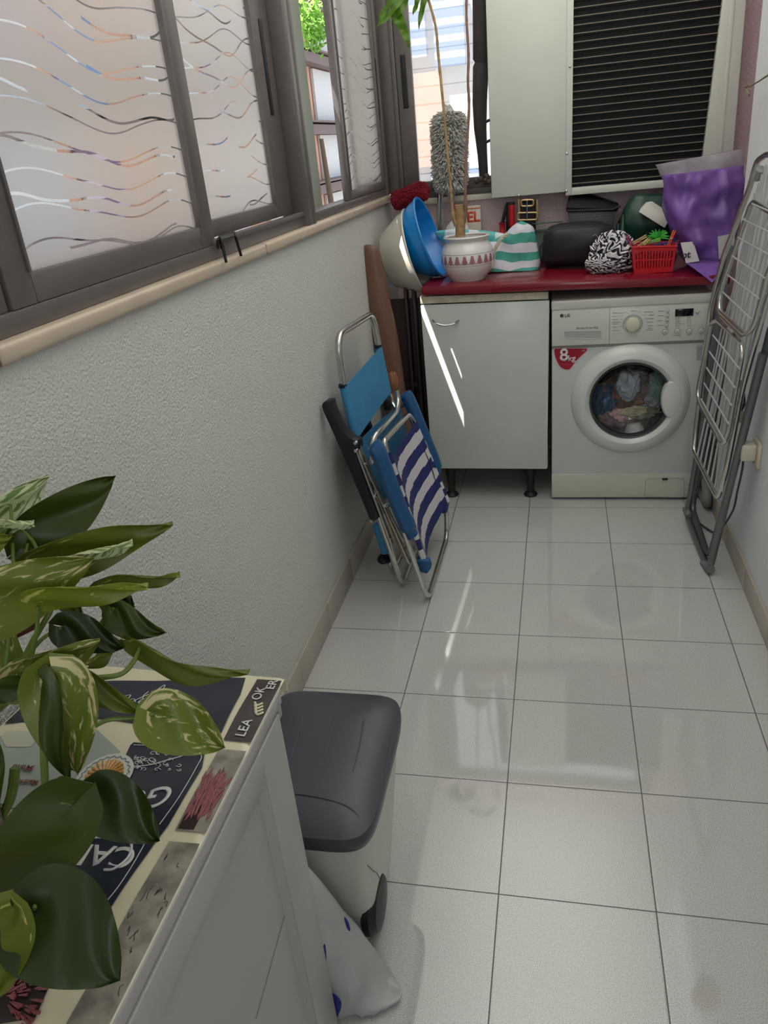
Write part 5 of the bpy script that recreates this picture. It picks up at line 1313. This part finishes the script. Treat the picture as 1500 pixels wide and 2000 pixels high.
# ---- pedal bin behind the cabinet
bn = thing('waste_bin', (-.32, -2.02, 0), 'beige plastic waste bin with curved dark grey lid, beside the low cabinet', 'bin')
BODY = mat('beige_grey_plastic', (200, 197, 188), .4, var=.02); LID = mat('slate_grey_lid', (62, 65, 72), .38, var=.03, bump=.05, bscale=500)
def rrect(x0, x1, y0, y1, r, z, n=6):
    out = []
    for cx_, cy_, a0 in ((x1-r, y1-r, 0), (x0+r, y1-r, 90), (x0+r, y0+r, 180), (x1-r, y0+r, 270)):
        for k in range(n+1):
            a = R_(a0+90*k/n); out.append(Vector((cx_+r*math.cos(a), cy_+r*math.sin(a), z)))
    return out
def loft(rings, cap0=True, cap1=True):
    b = bmesh.new(); R2 = [[b.verts.new(p) for p in r] for r in rings]; n = len(R2[0])
    for A, B in zip(R2, R2[1:]):
        for j in range(n): b.faces.new((A[j], A[(j+1) % n], B[(j+1) % n], B[j]))
    if cap0: b.faces.new(R2[0][::-1])
    if cap1: b.faces.new(R2[-1])
    bmesh.ops.recalc_face_normals(b, faces=b.faces[:]); return b
q = MB().add(loft([rrect(-.455, -.252, -2.132, -1.925, .030, .003), rrect(-.458, -.249, -2.135, -1.915, .030, .02), rrect(-.480, -.215, -2.165, -1.862, .035, .340), rrect(-.478, -.217, -2.160, -1.862, .035, .352)]))
q.build('bin_body', BODY, bn)
xa, xb, ya2, yb2 = -.505, -.206, -2.198, -1.812
def lidxy(a, c, n=6.):
    e = max(abs(a), abs(c)); th = math.atan2(c, a); C_, S_ = math.cos(th), math.sin(th)
    r = e/((abs(C_)**n+abs(S_)**n)**(1/n))
    return ((xa+xb)/2+r*C_*(xb-xa)/2, (ya2+yb2)/2+r*S_*(yb2-ya2)/2)
def lidtop(u, v):
    a = u*2-1; c = v*2-1; x, y = lidxy(a, c); e = max(abs(a), abs(c))
    return Vector((x, y, .385+.026*(1-e**4)-.014*max(0, -c-.2)+.010*max(0, c)))
def onlid(x, y, dz=0.):
    best = min(((abs(lidtop(i/40, j/40).x-x)+abs(lidtop(i/40, j/40).y-y)), lidtop(i/40, j/40).z) for i in range(41) for j in range(41)); return Vector((x, y, best[1]+dz))
per = [(-1+2*i/24, -1) for i in range(24)]+[(1, -1+2*i/24) for i in range(24)]+[(1-2*i/24, 1) for i in range(24)]+[(-1, 1-2*i/24) for i in range(24)]
def lring(sc_, dz):
    out = []
    for a, c in per:
        x, y = lidxy(a, c); t = lidtop((a+1)/2, (c+1)/2); out.append(Vector(((xa+xb)/2+(x-(xa+xb)/2)*sc_, (ya2+yb2)/2+(y-(ya2+yb2)/2)*sc_, t.z+dz)))
    return out
q = MB(); q.add(loft([lring(.97, -.036), lring(1.0, -.032), lring(1.012, -.016), lring(1.008, -.004), lring(1.0, 0)], True, False))
q.grid(lidtop, 28, 28)
lid = q.build('lid', LID, bn, smooth=50)
q = MB()
for x_ in (-.42, -.35, -.285, -.225):
    pts = [Vector((x_+.012*math.sin(k/9*1.8)+.006, -1.90-.020*k, .0)) for k in range(1, 9)]
    for p in pts:
        p.z = onlid(p.x, p.y).z
    q.tube(pts, .0016, 8)
q.build('lid_rib', LID, lid)
fr_ = MB(); fr_.tube(smoothline([onlid(-.47, -2.128), onlid(-.36, -2.124), onlid(-.27, -2.134), onlid(-.235, -2.150)], 6), .0016, 8); fr_.build('lid_crease', LID, lid)
MB().lathe([(0, -.006), (.058, -.006), (.066, 0), (.066, .012), (.054, .026), (.030, .030), (0, .031)], (-.262, -2.085, .0665), (1, 0, 0), n=40).build('wheel', mat('black_wheel_plastic', (26, 27, 30), .45), bn)
MB().lathe([(0, -.006), (.058, -.006), (.066, 0), (.066, .012), (.054, .020), (0, .022)], (-.468, -2.085, .0665), (-1, 0, 0), n=40).build('wheel', mat('black_wheel_plastic', (26, 27, 30), .45), bn)
q = MB().tube([P(u, v, x=-.226) for u, v in ((718, 1690), (728, 1700), (736, 1705), (742, 1716))], .0010, 5); q.build('crack', mat('grey_crack', (110, 106, 100), .6), bn)

# ---- white carrier bag between the bin and the cabinet
WB = film('white_carrier_film', (206, 208, 206), .04, .3, .3, .05)
cg = thing('white_carrier_bag', (-.28, -2.22, 0), 'white plastic carrier bag with blue print slumped between the waste bin and the low cabinet', 'bag')
def CB(u, v, y): return P(u, v, y=y)
lev = [((560, 1700, -2.30), (594, 1686, -2.26)), ((570, 1740, -2.30), (640, 1740, -2.235)), ((575, 1800, -2.31), (682, 1800, -2.215)), ((585, 1850, -2.31), (722, 1852, -2.205)), ((590, 1900, -2.31), (765, 1905, -2.20)), ((600, 1945, -2.31), (784, 1940, -2.20))]
A = [CB(*a) for a, c in lev]; B_ = [CB(*c) for a, c in lev]; B_[-1] = P(784, 1938, z=.016)
A[-1] = Vector((-.37, -2.30, .03)); A.append(Vector((-.36, -2.30, .004))); B_.append(P(776, 1956, z=.004))
As = smoothline(A, 6); Bs = smoothline(B_, 6); n = len(As); rings = []
for i in range(n):
    t = i/(n-1); c = (As[i]+Bs[i])/2; h = (Bs[i]-As[i])/2; dd = .006+.040*math.sin(math.pi*min(1, t*.95))**.8; ring = []
    for j in range(48):
        a = math.tau*j/48; p = c+h*math.cos(a)+Vector((.25, -1, 0)).normalized()*math.sin(a)*dd
        k = noise.noise(p*16)-abs(noise.noise(Vector((p.x*34, p.y*20, p.z*7))))*1.3; p += Vector((.15, -1, 0))*.016*k*abs(math.sin(a))
        p.z = max(p.z, .003); ring.append(p)
    rings.append(ring)
q = MB().add(loft(rings)); q.build('bag_body', WB, cg, smooth=60)
BLU = mat('royal_blue_print', (34, 44, 130), .4)
def bagmark(px, y):
    q = MB(); q.prism(smoothline([CB(u, v, y) for u, v in px], 3, True), (0, .002, 0)); return q.build('blue_print', BLU, cg, smooth=0)
bagmark([(631, 1848), (636, 1852), (637, 1890), (633, 1905), (630, 1880)], -2.330); bagmark([(640, 1948), (652, 1942), (666, 1958), (664, 1975), (652, 1996), (642, 1980)], -2.330); bagmark([(672, 1793), (680, 1802), (684, 1818), (678, 1814)], -2.255); bagmark([(632, 1911), (636, 1913), (635, 1918)], -2.330)

# ================================================================== POTHOS IN THE LEFT FOREGROUND
po = thing('pothos_plant', (-.545, -2.66, ZTp), 'variegated green pothos plant with trailing heart-shaped leaves, on the oilcloth at the left', 'plant')
pcx, pcy = -.550, -2.66
MB().lathe([(0, .002), (.060, .002), (.064, .008), (.080, .11), (.088, .115), (.088, .125), (.078, .125), (.072, .10), (0, .10)], (pcx, pcy, ZTp), n=40).build('pot', mat('taupe_ceramic', (120, 108, 100), .5, var=.15), po)
MB().lathe([(0, .106), (.05, .108), (.075, .102)], (pcx, pcy, ZTp), n=30).build('soil', _M['dark_soil'], po)
LD = leaf_mat('pothos_leaf_dark', (54, 72, 16), (80, 98, 28), (140, 158, 64), .70)
LDD = leaf_mat('pothos_leaf_deep', (38, 54, 12), (56, 74, 20), (104, 124, 50), .76)
LM = leaf_mat('pothos_leaf_mid', (90, 106, 24), (124, 138, 44), (196, 196, 112), .64)
LV = leaf_mat('pothos_leaf_variegated', (98, 118, 28), (140, 152, 54), (222, 212, 160), .55)
LW = leaf_mat('pothos_leaf_white', (110, 146, 76), (150, 178, 104), (222, 228, 190), .44)
LL = leaf_mat('pothos_leaf_lime', (122, 138, 30), (156, 164, 56), (206, 210, 120), .60)
STM = mat('pothos_stem_green', (102, 124, 48), .45, var=.15, vscale=60)
def leaf(b0, t0, d0, d1, wpx, mt, roll=0., curl=.12, fold=.25, heart=.18, bend=0., side=0.):
    """b0 base pixel, t0 tip pixel, d0/d1 distance from the camera of base and tip, wpx apparent full width in pixels;
       roll tilts the blade about its midrib (deg), so the true width is wpx/cos(roll)"""
    B = P(*b0, d=d0); T = P(*t0, d=d1); ax = T-B; L = ax.length; ax.normalize()
    view = ((B+T)/2-CAM_POS).normalized(); sd = ax.cross(view).normalized(); nn = sd.cross(ax).normalized()
    if nn.dot(view) > 0: nn = -nn
    wid = wpx/F_PX*(d0+d1)/2/2/max(.25, math.cos(R_(roll)))
    s2 = sd*math.cos(R_(roll))+nn*math.sin(R_(roll)); n2 = nn*math.cos(R_(roll))-sd*math.sin(R_(roll))
    def prof(t): return (math.sin(math.pi*t**.60)**.72)*(1-.16*t)*(1.04)
    def fn(u, v):
        s = u*2-1; t = v; w = prof(min(max(t, .0), 1.)) if t > .0 else 0
        tt = t-heart*(abs(s)**1.6)*(1-t)**3*1.15
        w = w*wid
        if t > .93: w = wid*prof(.93)*((1-t)/.07)**.9*.9
        bendo = math.sin(math.pi*t)*bend*L
        p = B+ax*(L*(tt+heart*.0))+s2*(s*w)+n2*(-fold*abs(s)*0*w+fold*w*(abs(s)**1.5)*.9-curl*L*(t-.35)**2+ .004*math.sin(t*9+s*4+L*50))+sd*bendo
        return p
    o = MB().grid(fn, 10, 22, thick=.0006, uv=True).build('leaf', mt, po, smooth=70)
    return o
def stem(px, r0=.0024, r1=.0018, nm='stem'):
    c = smoothline([P(u, v, d=d) for u, v, d in px], 8); n = len(c)
    return MB().tube(c, [r0+(r1-r0)*i/n for i in range(n)], 8).build(nm, STM, po)
leaf((20, 1330), (8, 1205), .93, .95, 60, LV, 20)
leaf((-70, 1060), (100, 938), .98, 1.00, 88, LW, 25, curl=.25)
leaf((52, 1062), (226, 930), .98, 1.02, 104, LD, 10, fold=.35, curl=.05)
leaf((-30, 1030), (66, 1024), .95, .96, 30, LW, 60)
leaf((-40, 1070), (24, 1045), .95, .96, 46, LL, 20)
leaf((70, 1085), (162, 1042), 1.02, 1.05, 34, LW, 50)
leaf((80, 1100), (338, 1026), .97, 1.00, 84, LM, 35, curl=.06)
leaf((120, 1106), (258, 1056), .955, .96, 30, LW, 65, curl=-.1)
leaf((-70, 1210), (182, 1092), .90, .90, 140, LV, 5, curl=.12, fold=.12)
leaf((205, 1142), (352, 1129), .99, 1.02, 34, LM, 55)
leaf((72, 1182), (286, 1176), .88, .90, 46, LL, 55, curl=.42, bend=.10)
leaf((122, 1168), (160, 1196), .98, .98, 40, LM, 10)
leaf((214, 1160), (206, 1212), .96, .96, 30, LV, 20)
leaf((228, 1162), (262, 1182), .99, 1.0, 30, LD, 30)
leaf((120, 1225), (241, 1266), .90, .91, 76, LDD, 15, fold=.12)
leaf((222, 1188), (322, 1236), .95, .95, 62, LD, 10, curl=.2, bend=-.12)
leaf((206, 1226), (270, 1219), .97, .98, 12, LM, 75)
leaf((272, 1262), (482, 1320), .92, .90, 42, LM, 45, curl=.10, bend=-.10)
leaf((172, 1298), (242, 1254), .92, .93, 22, LL, 60)
leaf((22, 1338), (194, 1256), .87, .88, 84, LV, 25)
leaf((122, 1318), (278, 1392), .86, .88, 58, LM, 20, curl=.02)
leaf((-20, 1350), (110, 1318), .84, .86, 40, LD, 50)
leaf((104, 1318), (152, 1516), .80, .82, 140, LV, 5, fold=.2)
leaf((80, 1330), (128, 1530), .795, .80, 60, LD, 30)
leaf((300, 1394), (440, 1460), .88, .89, 120, LV, 0, heart=.2)
leaf((188, 1552), (312, 1642), .80, .80, 118, LDD, 0, heart=.22)
leaf((128, 1590), (-50, 1790), .74, .74, 164, LD, 5, heart=.26)
leaf((68, 1775), (234, 1914), .70, .69, 206, LDD, 0, heart=.26, fold=.1)
leaf((20, 1775), (-10, 1960), .68, .68, 110, LM, 25)
leaf((-30, 1450), (-10, 1600), .80, .80, 60, LD, 20)
stem([(-20, 1400, .90), (40, 1350, .86), (72, 1362, .83), (84, 1410, .82), (86, 1480, .81), (88, 1560, .80), (84, 1640, .78), (60, 1700, .76), (0, 1762, .74)], .0048, .0036)
stem([(92, 1540, .80), (130, 1556, .80), (190, 1550, .80)]); stem([(96, 1530, .80), (120, 1560, .79), (128, 1592, .75)])
stem([(75, 1700, .76), (66, 1740, .72), (68, 1776, .70)]); stem([(120, 1465, .84), (200, 1410, .87), (260, 1402, .88), (302, 1394, .88)], .003, .002)
stem([(60, 1350, .88), (150, 1328, .89), (232, 1318, .90), (262, 1290, .91), (274, 1262, .92)], .0036, .0026)
stem([(30, 1330, .92), (60, 1260, .92), (100, 1190, .92), (110, 1150, .94)], .0042, .003); stem([(26, 1100, .96), (24, 1040, .98), (20, 985, .99)]); stem([(80, 1095, .97), (66, 1060, .97), (46, 1036, .96)])
stem([(40, 1120, .95), (50, 1080, .97), (54, 1062, .98)]); stem([(-20, 1420, .93), (10, 1300, .93), (26, 1100, .96)], .004, .0025); stem([(196, 1220, .96), (208, 1200, .96), (222, 1188, .95)])
stem([(40, 1300, .90), (80, 1250, .90), (120, 1226, .90)], .003, .002); stem([(150, 1300, .95), (190, 1240, .96), (206, 1212, .96)]); stem([(0, 1380, .88), (14, 1350, .88), (24, 1338, .87)])
stem([(30, 1500, .88), (20, 1560, .88), (-10, 1620, .9)], .006, .005); stem([(60, 1290, .9), (72, 1230, .89), (74, 1184, .88)], .003, .002)
q = MB().grid(lambda u, v: P(18+(u*60), 1250-30*u+12*math.sin(v*3.1), d=.99-.01*v)+Vector((0, 0, .01*v)), 10, 4, thick=.001); q.build('dry_leaf', mat('dry_red_brown_leaf', (104, 56, 44), .8), po)
